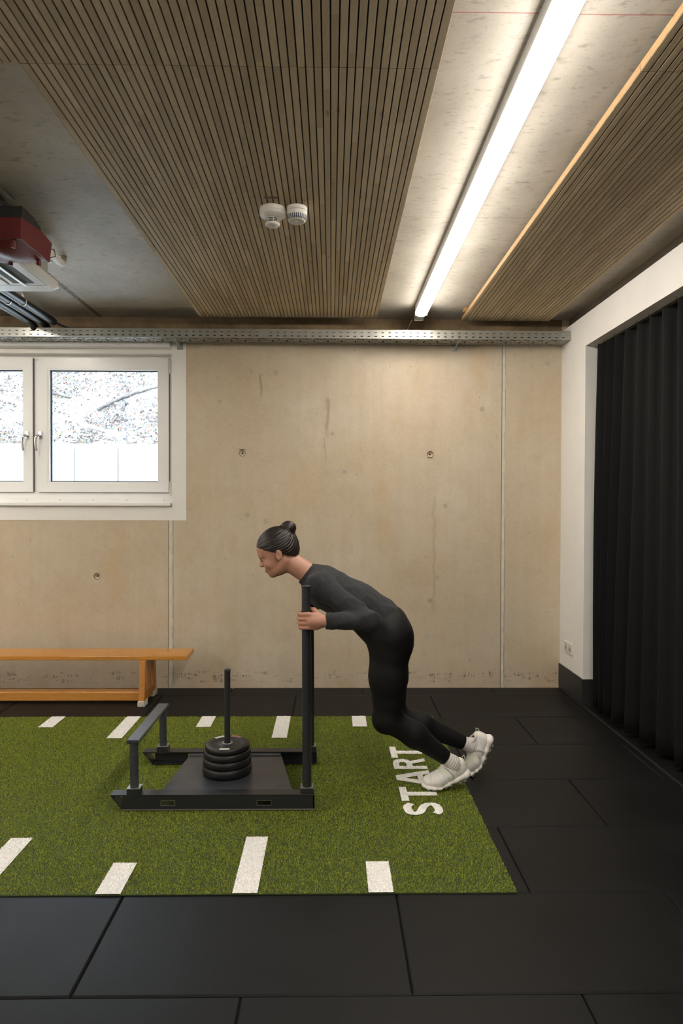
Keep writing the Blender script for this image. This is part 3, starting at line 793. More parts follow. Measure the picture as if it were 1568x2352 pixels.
# ---------------------------------------------------------------- ceiling air conditioner, machine and pipes (upper left)
MAT['ac'] = mat('ivory_ac_plastic', (.66, .64, .59), .4)
MAT['acgrey'] = mat('ac_grey', (.36, .36, .30), .6)
def aircon():
    x1, x0, y0, y1 = -1.495, -2.42, 2.80, 3.72; z0 = 2.600
    root = empty('ceiling_air_conditioner', ((x0+x1)/2, (y0+y1)/2, z0)); tag(root, 'white ceiling air conditioner with louvres, cut by the left edge of the picture', 'air conditioner')
    # panel with rounded corners
    def rr(ax0, ax1, ay0, ay1, r, n=8):
        P = []
        for (cx, cy, a0) in [(ax1-r, ay1-r, 0), (ax0+r, ay1-r, PI/2), (ax0+r, ay0+r, PI), (ax1-r, ay0+r, 1.5*PI)]:
            for k in range(n+1): a = a0+PI/2*k/n; P.append((cx+r*math.cos(a), cy+r*math.sin(a)))
        return P
    b = MB(); prev = None
    layers = [(rr(x0+.02, x1-.02, y0+.02, y1-.02, .05), z0), (rr(x0, x1, y0, y1, .05), z0+.018), (rr(x0+.004, x1-.004, y0+.004, y1-.004, .05), z0+.045)]
    vs = [(x, y, z) for L, z in layers for x, y in L]; n = len(layers[0][0])
    fs = [(i*n+k, i*n+(k+1) % n, (i+1)*n+(k+1) % n, (i+1)*n+k) for i in range(2) for k in range(n)]
    fs += [tuple(range(n))[::-1], tuple(range(2*n, 3*n))]
    b.add(vs, fs); pan = b.build('panel', MAT['ac'], root)
    b = MB(); b.box(x0+.06, x1-.055, y0+.06, y1-.055, z0+.0455, ZC-.03); b.build('body', MAT['acgrey'], root)
    # grille in the middle, slots with louvres round it
    gx0, gx1, gy0, gy1 = x0+.22, x1-.22, y0+.22, y1-.14
    b = MB(); b.box(gx0, gx1, gy0, gy1, z0-.006, z0-.0004, bev=.004); b.build('intake_grille', MAT['ac'], root)
    for k in range(9):
        b = MB(); xx = gx0+.04+k*(gx1-gx0-.08)/9; b.box(xx, xx+.022, gy0+.04, gy1-.04, z0-.0072, z0-.0062); b.build('grille_slot', MAT['acgrey'], root)
    for (ax, bx) in ((x1-.128, x1-.080), (x1-.192, x1-.158)):
        b = MB(); b.box(ax, bx, y0+.20, y1-.16, z0-.0012, z0-.0004); b.build('air_slot', mat('slot_dark', (.05, .05, .035), .7), root)
    b = MB(); b.add([(x1-.150, y0+.15, z0-.002), (x1-.128, y0+.15, z0-.010), (x1-.128, y1-.13, z0-.010), (x1-.150, y1-.13, z0-.002), (x1-.150, y0+.15, z0-.006), (x1-.150, y1-.13, z0-.006)],
                    [(0, 1, 2, 3), (4, 5, 2, 1), (0, 4, 1), (3, 2, 5), (0, 3, 5, 4)]); b.build('louvre', MAT['ac'], root)
    b = MB()
    for yy in (y1-.125,): b.box(x0+.05, x1-.035, yy, yy+.004, z0-.0008, z0-.0002)
    b.box(x1-.030, x1-.027, y0+.05, y1-.125, z0-.0008, z0-.0002)
    b.build('panel_seam', MAT['acgrey'], root)
    b = MB(); b.box(-2.42, -1.93, y1+.002, y1+.12, z0+.02, ZC-.12, bev=.004); b.build('connection_box', MAT['acgrey'], root)
    for (hx, hy) in ((x1-.1, y0+.1), (x1-.1, y1-.1), (x0+.1, y1-.1), (x0+.1, y0+.1)):
        b = MB(); b.tube([(hx, hy, ZC-.035), (hx, hy, ZC-.0005)], .005, 8); b.build('hanger_rod', MAT['galv'], root)
aircon()

def machine():
    root = empty('ceiling_machine', (-1.48, 3.15, 2.865)); tag(root, 'dark red box-shaped machine with a black rounded back hung under the concrete ceiling', 'machine')
    X = -1.385; xl = -1.72; red = mat('dark_red_enamel', (.12, .005, .007), .5); blk = mat('machine_black', (.012, .013, .012), .4)
    b = MB()
    # housing: vertical side towards the lamp, chamfered far end
    sec = [(3.000, 2.615), (3.300, 2.615), (3.330, 2.722), (3.215, 2.735), (3.000, 2.712)]
    n = len(sec); vs = [(X, y, z) for y, z in sec]+[(xl, y, z) for y, z in sec]
    b.add(vs, [tuple(range(n)), tuple(range(n, 2*n))[::-1]]+[(i, i+n, (i+1) % n+n, (i+1) % n) for i in range(n)])
    h = b.build('housing', red, root)
    bm = h.modifiers.new('bevel', 'BEVEL'); bm.width = .005; bm.segments = 2
    b = MB()  # moulded underside
    m = 10
    for i in range(1):
        vs = []; fs = []
        for a in range(m+1):
            for c in range(m+1):
                u, v = a/m, c/m; x = X-.012-u*.27; y = 3.012+v*.27
                q = (math.sin(PI*u)*math.sin(PI*v))**.6
                vs.append((x, y, 2.6145-.035*q+.008*math.sin(9*u+5*v)*q))
        for a in range(m):
            for c in range(m): k = a*(m+1)+c; fs.append((k, k+1, k+m+2, k+m+1))
        b.add(vs, fs, 0, True)
    b.build('moulded_underside', red, root)
    for (fx, fy) in ((-1.415, 3.245), (-1.55, 3.245), (-1.43, 3.02)):
        b = MB(); b.lathe([(.010, .0), (.0105, -.028), (.009, -.031), (0, -.031)], (fx, fy, 2.613), seg=18); b.build('foot', red, root)
    b = MB()  # black dome against the ceiling
    sec = [(3.005, 2.7125), (3.005, 2.756)] + [(3.08+.135*math.sin(a), 2.738+.022*math.cos(a)) for a in [PI/2*k/8 for k in range(9)]] + [(3.214, 2.736)]
    sec = [(3.012, 2.7135), (3.012, 2.765), (3.07, 2.768), (3.13, 2.765), (3.175, 2.757), (3.205, 2.748), (3.213, 2.737)]
    n = len(sec); vs = [(X-.004, y, z) for y, z in sec]+[(xl+.05, y, z) for y, z in sec]
    b.add(vs, [tuple(range(n)), tuple(range(n, 2*n))[::-1]]+[(i, i+n, (i+1) % n+n, (i+1) % n) for i in range(n)]); b.build('black_back', blk, root)
    b = MB(); b.tube([(-1.55, 3.10, 2.766), (-1.55, 3.10, ZC-.0005)], .02, 14); b.box(-1.61, -1.49, 3.04, 3.16, ZC-.008, ZC-.0005); b.build('ceiling_mount', MAT['galv'], root)
    b = MB(); b.tube([(X-.03, 3.325, 2.70), (X+.004, 3.345, 2.695), (X+.006, 3.35, 2.665), (X-.015, 3.318, 2.645)], .0025, 8); b.build('cable', blk, root)
    b = MB(); b.tube([(-1.47, 3.02, 2.772), (-1.50, 2.97, 2.80), (-1.56, 2.96, 2.78), (-1.62, 3.0, 2.775)], .005, 8); b.build('cable', blk, root)
machine()
def conduit():
    root = empty('white_conduit', (-1.50, 3.6, 2.83)); tag(root, 'white plastic conduit elbow entering the ceiling behind the red machine', 'conduit')
    b = MB(); b.tube([(-1.45, 3.30, 2.715), (-1.50, 3.60, 2.765), (-1.535, 3.78, 2.795), (-1.552, 3.86, 2.815), (-1.560, 3.895, 2.838), (-1.560, 3.90, ZC-.0005)], .021, 16); b.build('pipe', MAT['plastic_white'], root)
    b = MB(); P = []; R = []
    for k in range(41):
        u = k/40; P.append((-1.50-.07*u, 3.36+.44*u, 2.665+.155*u+.010*math.sin(6*u))); R.append(.019 if k % 2 else .0155)
    b.tube(P, R, 14); b.build('corrugated_hose', MAT['plastic_white'], root)
conduit()
MAT['pipe'] = mat('black_foam_insulation', (.012, .013, .015), .38, var=.2, vscale=30)
def pipe(x, y0, yb, z, r, bend, cl, label):
    root = empty('insulated_pipe', (x, (y0+yb)/2, z)); tag(root, label, 'pipe', 'black insulated pipes under the ceiling')
    b = MB(); P = [(x, y0, z), (x, (y0+yb)/2, z), (x, yb-.09, z)]
    if bend:
        for k in range(1, 8):
            a = PI/2*k/7; P.append((x+.01*k/7, yb-.09+.09*math.sin(a), z-.09*(1-math.cos(a))))
        P.append((x+.0105, yb, z-.091))
    else: P.append((x, yb-.02, z)); P.append((x, yb, z))
    b.tube(P, r, 20); b.build('insulation', MAT['pipe'], root)
    b = MB(); b.lathe([(r+.0005, -.008), (r+.003, -.007), (r+.003, .007), (r+.0005, .008)], (x, cl, z), 'y', 28); b.tube([(x, cl, z+r), (x, cl, ZC-.0005)], .0035, 8)
    b.box(x+.005, x+.012, cl-.006, cl+.006, z+r, z+r+.018); b.build('clamp', MAT['chrome'], root)
    if not bend:
        b = MB(); b.tube([(x, yb-.005, z), (x+.03, yb+.10, z-.005), (x+.07, 5.125, z-.01), (x+.075, 5.128, 2.70)], .009, 10); b.build('bare_tube', mat('dark_tube', (.07, .07, .075), .4), root)
pipe(-2.045, 3.86, 4.93, 2.766, .027, False, 4.44, 'rightmost black insulated pipe, running straight to the wall above the cable tray')
pipe(-2.125, 3.86, 5.03, 2.762, .027, True, 4.40, 'middle black insulated pipe bending down behind the cable tray')
pipe(-2.205, 3.86, 4.99, 2.760, .028, True, 4.38, 'leftmost black insulated pipe bending down behind the cable tray')
b = MB(); b.box(-2.30, -1.965, 3.97, 4.01, 2.792, 2.812, 0); b.box(-1.9655, -1.9635, 3.965, 4.015, 2.789, 2.815, 1)
for xx in (-2.28, -2.0): b.tube([(xx, 3.99, 2.812), (xx, 3.99, ZC-.0005)], .004, 8)
tag(b.build('mounting_rail', [MAT['galv'], MAT['black']], origin='base'), 'short galvanised mounting rail under the ceiling beside the pipes', 'rail')

# ---------------------------------------------------------------- double socket
def socket():
    y0, y1, z0, z1 = 4.865, 5.022, .315, .398
    root = empty('wall_socket', (XR, (y0+y1)/2, z0)); tag(root, 'white double wall socket low on the white wall near the corner', 'socket')
    b = MB(); b.box(XR-.011, XR-.0003, y0, y1, z0, z1, bev=.003); b.build('frame', MAT['plastic_white'], root)
    for cy in (4.905, 4.982):
        b = MB(); cz = (z0+z1)/2
        b.lathe([(.027, -.0125), (.025, -.0125), (.0205, -.0115), (.0195, -.0020), (0, -.0018)], (XR, cy, cz), 'x', 32)
        b.lathe([(.027, -.0105), (.027, -.0125)], (XR, cy, cz), 'x', 32)
        o = b.build('insert', MAT['plastic_white'], root)
        for dy in (-.0095, .0095):
            b = MB(); b.lathe([(0, -.0145), (.0028, -.0145), (.0028, -.0120)], (XR, cy+dy, cz), 'x', 10); b.build('contact_hole', MAT['seal'], o)
        b = MB(); b.lathe([(0, -.01275), (.0185, -.01275), (.0185, -.0127)], (XR, cy, cz), 'x', 30); b.build('recess', mat('socket_recess', (.50, .46, .41), .5), o)
socket()

# ---------------------------------------------------------------- curtain
MAT['curtain'] = mat('black_curtain_cloth', (.0062, .0060, .0061), .85, spec=.25, var=.25, vscale=120, sheen=.02, bump=.25, bscale=500)
def curtain():
    y1, y0 = OY1-.008, -1.5; n = 1500; m = 26
    ys = np.linspace(y1, y0, n)
    # irregular fold phase
    ph = np.zeros(n); loc = .156
    per = .150+.028*np.sin(ys*5.3+.7)+.018*np.sin(ys*12.1+2)
    ph = np.cumsum(np.full(n, (y1-y0)/n)/per)*2*PI
    z = np.linspace(2.533, .028, m); V = np.zeros((n, m, 3))
    for j in range(m):
        u = j/(m-1)
        pj = ph + (.55*np.sin(ys*3.1+1)+.35*np.sin(ys*7.7))*u*1.4
        amp = (.042+.012*u)*(1+.35*np.sin(ys*4.3+2.2*u))
        wv = np.sin(pj); sh = np.sign(wv)*np.abs(wv)**.72
        x = 1.882+amp*sh + .012*np.sin(ys*2.2+1.5*u)
        V[:, j, 0] = x; V[:, j, 1] = ys + .018*np.cos(pj)*(.6+.4*u) - .004; V[:, j, 2] = z[j] + (0 if j < m-1 else .006*np.sin(ph*.5))
    V[:, :, 1] = np.minimum(V[:, :, 1], y1)
    v = V.reshape(-1, 3); i, j = np.meshgrid(np.arange(n-1), np.arange(m-1), indexing='ij'); q = (i*m+j).ravel()
    f = np.stack([q, q+1, q+m+1, q+m], -1)
    root = empty('curtain', (1.88, (y0+y1)/2, .03)); tag(root, 'floor-length black pleated curtain filling the opening in the white wall', 'curtain')
    o = npmesh('cloth', v, f, MAT['curtain'], root); sm = o.modifiers.new('thick', 'SOLIDIFY'); sm.thickness = .002
    b = MB(); b.box(1.872, 1.892, y0, y1, 2.536, 2.5515); b.build('curtain_track', MAT['black'], root)
    for k in range(12):
        b = MB(); yy = y1-.06-k*.155; b.box(1.829, 1.833, yy, yy+.006, 2.532, 2.545); b.build('track_hook', MAT['chrome'], root)
curtain()

# ---------------------------------------------------------------- gymnastics bench
def bench():
    xr, xl = -1.020, -3.72
    root = empty('gymnastics_bench', ((xr+xl)/2, 4.83, 0)); tag(root, 'long varnished wooden gymnastics bench against the concrete wall below the window', 'bench')
    b = MB(); b.box(xl, xr, 4.715, 4.960, .318, .350, bev=.008)
    o = b.build('seat_board', MAT['bench'], root); bv = o.modifiers.new('b', 'BEVEL'); bv.width = .004; bv.segments = 3
    for (bx, by) in ((-1.27, 4.77), (-1.20, 4.90), (-2.9, 4.77), (-2.9, 4.9)):
        b = MB(); b.lathe([(0, .3506), (.008, .3506), (.0085, .350)], (bx, by, 0), seg=14); b.build('bolt_head', mat('dark_bolt', (.06, .03, .015), .5), root)
    for X in (-1.331, -3.45):
        t_ = .0215
        def post(ya, yb):   # ya: foot centre, yb: top centre
            b = MB(); w0, w1 = .036, .030
            P = [(ya-w0, .030), (ya+w0, .030), (yb+w1, .318), (yb-w1, .318)]
            vs = [(X-t_, y, z) for y, z in P]+[(X+t_, y, z) for y, z in P]
            b.add(vs, [(0, 1, 2, 3)[::-1], (4, 5, 6, 7), (0, 1, 5, 4), (1, 2, 6, 5), (2, 3, 7, 6), (3, 0, 4, 7)])
            o = b.build('leg', MAT['bench_leg'], root); q = o.modifiers.new('b', 'BEVEL'); q.width = .005; q.segments = 2
            b = MB(); b.box(X-t_-.004, X+t_+.004, ya-.043, ya+.043, .0005, .042, bev=.004); b.build('rubber_foot', MAT['foot_rubber'], o)
            b = MB(); b.lathe([(0, t_+.002), (.004, t_+.002), (.004, t_)], (X, ya+.02, .10), 'x', 10); b.build('bolt', MAT['chrome'], o)
        post(4.700, 4.730); post(4.962, 4.945)
        b = MB(); b.box(X-.014, X+.014, 4.73, 4.935, .022, .092, bev=.004); b.box(X-.012, X+.012, 4.795, 4.885, .092, .317, bev=.003)
        b.build('cross_board', MAT['bench_leg'], root)
    b = MB(); b.box(xl+.25, -1.347, 4.765, 4.855, .013, .079, bev=.006); b.build('ground_beam', MAT['bench'], root)
    b = MB(); b.box(-1.345, -1.33, 4.745, 4.753, .270, .317); b.box(-1.395, -1.34, 4.74, 4.77, .312, .3175); b.build('hinge_plate', MAT['galv'], root)
bench()

# ---------------------------------------------------------------- artificial turf lane
TX1, TY0, TY1, TX0 = .690, 2.418, 4.437, -3.7
def turf_mats():
    m = bpy.data.materials.new('green_turf_blades'); m.use_nodes = True; t = NT(m)
    c = t.coord(); n = t.noise(c, 260, 2, .6); b_ = t.noise(c, 2.2, 4, .6)
    col = t.ramp(n, [(.30, (.17, .215, .013)), (.48, (.32, .39, .030)), (.62, (.46, .51, .060)), (.78, (.58, .55, .17))])
    col = t.mix(t.rng(b_, .35, .7, 0, .35), col, (.30, .30, .025))
    t.color(col); t.roughness(.55); t.b.inputs['Specular IOR Level'].default_value = .3
    m2 = bpy.data.materials.new('white_turf_blades'); m2.use_nodes = True; t = NT(m2)
    n = t.noise(t.coord(), 200, 2); t.color(t.mix(t.rng(n, .3, .7), (.93, .92, .90), (.98, .97, .96))); t.roughness(.6)
    return m, m2
GREEN, WHITE = turf_mats()
def stroke(path, wd):
    # thick polyline -> polygon
    P = [np.array(p, float) for p in path]; L = []; R = []
    for i in range(len(P)):
        d = P[min(i+1, len(P)-1)]-P[max(i-1, 0)]; d /= np.linalg.norm(d); nn = np.array([-d[1], d[0]])
        L.append(P[i]+nn*wd/2); R.append(P[i]-nn*wd/2)
    return [tuple(p) for p in L+R[::-1]]
def letter_polys():
    # a = 0..1 along the reading direction (world +Y), h = 0..1 cap height (world -X); returns list of (name, polys, cuts)
    out = []
    cp = [(.93, .60), (.90, .76), (.72, .885), (.46, .895), (.20, .85), (.135, .715), (.24, .60), (.50, .52), (.76, .43), (.875, .29), (.80, .155), (.54, .105), (.27, .115), (.10, .24), (.07, .40)]
    S = []; S2 = []
    for i in range(1, len(cp)-2):
        for u in (0, .25, .5, .75):
            S.append(tuple(.5*((2*cp[i][k])+(-cp[i-1][k]+cp[i+1][k])*u+(2*cp[i-1][k]-5*cp[i][k]+4*cp[i+1][k]-cp[i+2][k])*u*u+(-cp[i-1][k]+3*cp[i][k]-3*cp[i+1][k]+cp[i+2][k])*u**3) for k in (0, 1)))
    out.append(('S', 3.018, .128, [stroke(S, .215)], [], True))
    T = [(0, 1), (1, 1), (1, .80), (.62, .80), (.62, 0), (.36, 0), (.36, .80), (0, .80)]
    out.append(('T', 3.166, .155, [T], [], False))
    A = [(0, 0), (.36, 1), (.66, 1), (1, 0), (.76, 0), (.69, .22), (.31, .22), (.24, 0)]
    out.append(('A', 3.335, .195, [A], [[(.37, .38), (.63, .38), (.50, .76)]], False))
    R = [(0, 0), (0, 1), (.58, 1), (.80, .95), (.92, .84), (.93, .66), (.86, .54), (.72, .46), (1, 0), (.72, 0), (.50, .42), (.27, .42), (.27, 0)]
    out.append(('R', 3.545, .150, [R], [[(.27, .60), (.27, .82), (.54, .82), (.64, .77), (.64, .65), (.54, .60)]], False))
    out.append(('T', 3.703, .168, [T], [], False))
    res = []
    for nm, y, wd, ps, cs, st in out:
        if st:
            tr = lambda P: [(.524-h*.181, y+a*wd) for a, h in P]
        else: tr = lambda P: [(.524-h*.181, y+a*wd) for a, h in P]
        res.append((nm, [tr(p) for p in ps], [tr(c) for c in cs]))
    return res
def inpoly(x, y, P):
    P = np.array(P); r = np.zeros(len(x), bool); j = len(P)-1
    for i in range(len(P)):
        xi, yi = P[i]; xj, yj = P[j]
        if yi != yj:
            r ^= ((yi > y) != (yj > y)) & (x < (xj-xi)*(y-yi)/(yj-yi)+xi)
        j = i
    return r
def turf():
    root = empty('artificial_turf', ((TX0+TX1)/2, (TY0+TY1)/2, 0)); tag(root, 'green artificial turf sprint lane with white markings and START lettering', 'artificial turf')
    base = mat('turf_backing', (.035, .055, .012), .9); wbase = mat('white_turf_backing', (.93, .91, .88), .9)
    b = MB(); b.box(TX0, TX1, TY0, TY1, .0008, .0045); b.build('backing', base, root)
    N = 700000
    x = rng.uniform(TX0, TX1, N); y = rng.uniform(TY0, TY1, N)
    # thin out what lies left of the picture
    keep = (x > -2.75) | (rng.random(N) < .2); x, y = x[keep], y[keep]; N = len(x)
    owner = np.zeros(N, int); marks = []
    for k in range(8):
        cx = .187-.5*k-.0; ln = .21 if k % 2 == 0 else .41
        marks.append(('tick_mark', [[(cx-.046, TY0), (cx+.046, TY0), (cx+.046, TY0+ln), (cx-.046, TY0+ln)]], [], 'near'))
        marks.append(('tick_mark', [[(cx-.046, TY1-ln), (cx+.046, TY1-ln), (cx+.046, TY1), (cx-.046, TY1)]], [], 'far'))
    for nm, ps, cs in letter_polys(): marks.append(('letter_'+nm.lower(), ps, cs, ''))
    for i, (nm, ps, cs, _) in enumerate(marks):
        msk = np.zeros(N, bool)
        for p in ps:
            if nm == 'letter_s':
                # robust for self-touching strokes: union of its quads
                n2 = len(p)//2; Lp, Rp = p[:n2], p[n2:][::-1]
                for q in range(n2-1): msk |= inpoly(x, y, [Lp[q], Lp[q+1], Rp[q+1], Rp[q]])
            else: msk |= inpoly(x, y, p)
        for c in cs: msk &= ~inpoly(x, y, c)
        owner[msk] = i+1
    def blades(sel, h0, h1, wdt, zb):
        n = len(sel); X, Y = x[sel], y[sel]; a = rng.uniform(0, 2*PI, n); h = rng.uniform(h0, h1, n); le = rng.uniform(.2, 1.0, n)*h; b_ = rng.uniform(0, 2*PI, n)
        w_ = wdt*rng.uniform(.7, 1.3, n)
        v = np.empty((n, 3, 3)); v[:, 0] = np.stack([X-np.cos(a)*w_, Y-np.sin(a)*w_, np.full(n, zb)], -1); v[:, 1] = np.stack([X+np.cos(a)*w_, Y+np.sin(a)*w_, np.full(n, zb)], -1)
        v[:, 2] = np.stack([X+np.cos(b_)*le, Y+np.sin(b_)*le, zb+h], -1)
        return v.reshape(-1, 3), np.arange(3*n).reshape(n, 3)
    v, f = blades(np.where(owner == 0)[0], .004, .0095, .0011, .0035)
    o = npmesh('pile', v, f, GREEN, root, smooth=False); o['kind'] = 'stuff'
    for i, (nm, ps, cs, side) in enumerate(marks):
        sel = np.where(owner == i+1)[0]
        if nm.startswith('letter') or True:
            extra = []
        if len(sel) == 0: continue
        # densify the white tufts
        v1, f1 = blades(np.repeat(sel, 2), .0015, .0045, .0020, .0082)
        vb = []; fb = []
        for p in ps:
            if nm == 'letter_s':
                n2 = len(p)//2; Lp, Rp = p[:n2], p[n2:][::-1]
                quads = [[Lp[q], Lp[q+1], Rp[q+1], Rp[q]] for q in range(n2-1)]
            elif nm == 'letter_t':
                quads = [[p[0], p[1], p[2], p[7]], [p[6], p[3], p[4], p[5]]]
            elif nm == 'letter_a':
                c = cs[0]; quads = [[p[0], p[1], c[2], p[7]], [p[2], p[3], p[4], c[2]], [p[1], p[2], c[2]], [p[6], p[5], c[1], c[0]], [p[7], p[6], c[0], c[2]], [p[4], p[5], c[1], c[2]]]
                quads = [[p[0], p[1], c[2], c[0], p[7]], [p[1], p[2], c[2]], [p[2], p[3], p[4], c[1], c[2]], [p[7], p[6], c[0]], [p[6], p[5], c[1], c[0]], [p[5], p[4], c[1]]]
                quads = [[p[0], p[1], c[2], c[0], p[6], p[7]], [p[1], p[2], c[2]], [p[2], p[3], p[4], p[5], c[1], c[2]], [p[6], p[5], c[1], c[0]]]
            elif nm == 'letter_r':
                c = cs[0]; quads = [[p[0], p[1], c[1], c[0], p[11], p[12]], [p[1], p[2], c[2], c[1]], [p[2], p[3], c[3], c[2]], [p[3], p[4], p[5], c[4], c[3]], [p[5], p[6], p[7], c[5], c[4]], [p[7], p[10], p[11], c[0], c[5]], [p[7], p[8], p[9], p[10]]]
            else: quads = [p]
            for q in quads:
                k0 = len(vb); vb += [(a, c_, .0085) for a, c_ in q]; fb.append(list(range(k0, k0+len(q))))
        me = MB(); me.add(vb, fb, 1)
        # merge tufts into the same mesh
        v1 = v1.tolist(); me.add(v1, f1.tolist(), 0)
        o = me.build(nm, [WHITE, wbase], root)
        if nm.startswith('letter'): o['label'] = 'white turf letter ' + nm[-1].upper()
        else: o['label'] = 'white turf tick mark'
turf()

# ---------------------------------------------------------------- push sled
MAT['sled'] = mat('black_powder_coat', (.020, .021, .024), .38, var=.15, vscale=50)
MAT['sled_plate'] = mat('grey_black_deck', (.065, .070, .082), .33, .3, var=.2, vscale=12)
MAT['worn'] = mat('worn_steel_edge', (.34, .34, .32), .45, .8)
SZ = .012
def sled():
    root = empty('push_sled', (-.53, 3.365, SZ)); tag(root, 'black steel push sled with upright poles, pushed across the turf by the person', 'sled')
    x0, x1 = -.965, -.075
    for side, yc in ((0, 3.098), (1, 3.628)):
        ya, yb = yc-.028, yc+.028; yo = ya if side == 0 else yb; yi = yb if side == 0 else ya
        b = MB(); slots = [(-.785, -.722), (-.340, -.277)]
        us = sorted([x0, x1]+[q for s_ in slots for q in s_]); vs = [SZ+.004, SZ+.022, SZ+.044, SZ+.066]
        for y in (yo, yo+(.006 if side == 0 else -.006)):
            perf(b, (0, y, 0), (1, 0, 0), (0, 0, 1), us, vs, lambda i, j: i in (1, 3) and j == 1)
        s_ = .006 if side == 0 else -.006
        for (q0, q1) in slots:
            for z in (SZ+.022, SZ+.044): b.quad((q0, yo, z), (q1, yo, z), (q1, yo+s_, z), (q0, yo+s_, z))
            for q in (q0, q1): b.quad((q, yo, SZ+.022), (q, yo+s_, SZ+.022), (q, yo+s_, SZ+.044), (q, yo, SZ+.044))
        b.box(x0-.055, x1, ya, yb, SZ+.066, SZ+.072, bev=.001)                 # top flange
        b.box(x0, x1, min(yo, yo+s_*8), max(yo, yo+s_*8), SZ+.001, SZ+.006, bev=.001)
        # raked nose
        b.add([(x0, ya, SZ+.002), (x0, yb, SZ+.002), (x0-.055, yb, SZ+.068), (x0-.055, ya, SZ+.068), (x0+.006, ya, SZ+.002), (x0+.006, yb, SZ+.002), (x0-.047, yb, SZ+.068), (x0-.047, ya, SZ+.068)],
              [(0, 1, 2, 3), (4, 7, 6, 5), (0, 3, 7, 4), (1, 5, 6, 2)])
        b.box(x1-.006, x1, ya, yb, SZ+.002, SZ+.066)
        r_ = b.build('skid_rail', MAT['sled'], root)
        b = MB(); yy = yo-.0006 if side == 0 else yo
        b.box(x0-.002, x1+.002, yo-.002 if side == 0 else yo-.004, yo+.004 if side == 0 else yo+.002, SZ, SZ+.005); b.build('skid_edge', MAT['worn'], r_)
        for (q0, q1) in slots:
            b = MB()
            for z in (SZ+.0205, SZ+.044): b.box(q0-.002, q1+.002, yo-.0012 if side == 0 else yo, yo if side == 0 else yo+.0012, z, z+.0018)
            for q in (q0-.002, q1): b.box(q, q+.002, yo-.0012 if side == 0 else yo, yo if side == 0 else yo+.0012, SZ+.0205, SZ+.0458)
            b.build('slot_rim', MAT['worn'], r_)
        # corner sockets
        for X in (-.915, -.110):
            b = MB(); b.box(X-.030, X+.030, yc-.027, yc+.027, SZ+.072, SZ+.098, bev=.002)
            k = b.build('pole_socket', MAT['sled'], root)
            b = MB(); b.box(X-.0305, X+.0305, yc-.0275, yc+.0275, SZ+.098, SZ+.100); b.build('socket_rim', MAT['worn'], k)
        # tall push pole at the rear
        b = MB(); b.tube([(-.110, yc, SZ+.06), (-.113, yc, .6), (-.116, yc, 1.046)], .0215, 20); b.lathe([(.0215, 0), (.024, .001), (.024, .006), (.018, .008), (0, .008)], (-.116, yc, 1.046), seg=20)
        b.build('push_pole', MAT['sled'], root)
    # low front handle: two posts and a flat bar across
    b = MB()
    for yc in (3.098, 3.628): b.tube([(-.915, yc, SZ+.06), (-.918, yc, .325)], .0200, 18)
    b.box(-.948, -.888, 3.078, 3.648, .318, .336, bev=.004); b.build('front_handle', MAT['sled_plate'], root)
    # deck with tapered sides and a recess
    b = MB(); b.poly([(-.800, 3.128), (-.180, 3.128), (-.270, 3.598), (-.760, 3.598)][::1], SZ+.052, SZ+.060)
    b.box(-.80, -.18, 3.1265, 3.16, SZ+.060, SZ+.0655, bev=.001); b.box(-.76, -.27, 3.568, 3.5995, SZ+.060, SZ+.0655, bev=.001)
    b.build('deck', MAT['sled_plate'], root)
    for X in (-.70, -.30):
        b = MB(); b.box(X-.02, X+.02, 3.126, 3.600, SZ+.020, SZ+.0515, bev=.002); b.build('cross_member', MAT['sled'], root)
    b = MB(); b.tube([(-.524, 3.36, SZ+.06), (-.524, 3.36, .588)], .0150, 18); b.lathe([(.015, 0), (.017, .002), (.017, .008), (.010, .012), (0, .012)], (-.524, 3.36, .586), seg=18)
    b.lathe([(.045, 0), (.045, .004), (.016, .006)], (-.524, 3.36, SZ+.060), seg=24)
    b.build('weight_horn', MAT['sled'], root)
sled()
MAT['plate'] = mat('black_rubber_plate', (.010, .010, .0105), .45)
MAT['mark_w'] = mat('plate_white_print', (.62, .60, .55), .5)
MAT['mark_r'] = mat('plate_red_print', (.28, .12, .13), .5)
pz = SZ+.067
specs = [(.124, .042, 'lowest of the four black weight plates stacked on the sled deck'), (.121, .038, 'second black weight plate up in the stack on the sled'),
         (.118, .034, 'third black weight plate up in the stack on the sled'), (.112, .028, 'topmost black weight plate on the sled, with pale lettering marks')]
for i, (r, h, lab) in enumerate(specs):
    root = empty('weight_plate', (-.524, 3.36, pz)); tag(root, lab, 'weight plate', 'weight plates stacked on the sled')
    c = (-.524, 3.36, pz)
    b = MB(); b.lathe([(.0175, .001), (.0175, h-.001), (.030, h), (.034, h-.004), (.074*r/.12, h-.005), (.082*r/.12, h-.0005), (r-.006, h-.0005), (r, h-.005), (r, .005), (r-.006, .0005), (.03, .0005)], c, seg=64, closed=True)
    b.build('disc', MAT['plate'], root)
    b = MB(); b.lathe([(.0178, h+.0002), (.027, h+.0002), (.0275, h-.003)], c, seg=32); b.build('hub', MAT['worn'], root)
    if i == 3:
        def arc(a0, a1, r0, r1, m):
            q = MB(); n = 10; vs = []
            for k in range(n+1):
                a = math.radians(a0+(a1-a0)*k/n); vs += [(c[0]+r0*math.cos(a), c[1]+r0*math.sin(a), pz+h+.0004), (c[0]+r1*math.cos(a), c[1]+r1*math.sin(a), pz+h+.0004)]
            q.add(vs, [(2*k, 2*k+1, 2*k+3, 2*k+2) for k in range(n)]); q.build('printed_mark', m, root)
        arc(100, 140, .082, .103, MAT['mark_w']); arc(50, 85, .082, .103, MAT['mark_r']); arc(255, 285, .082, .103, MAT['mark_w'])
    pz += h+.0006

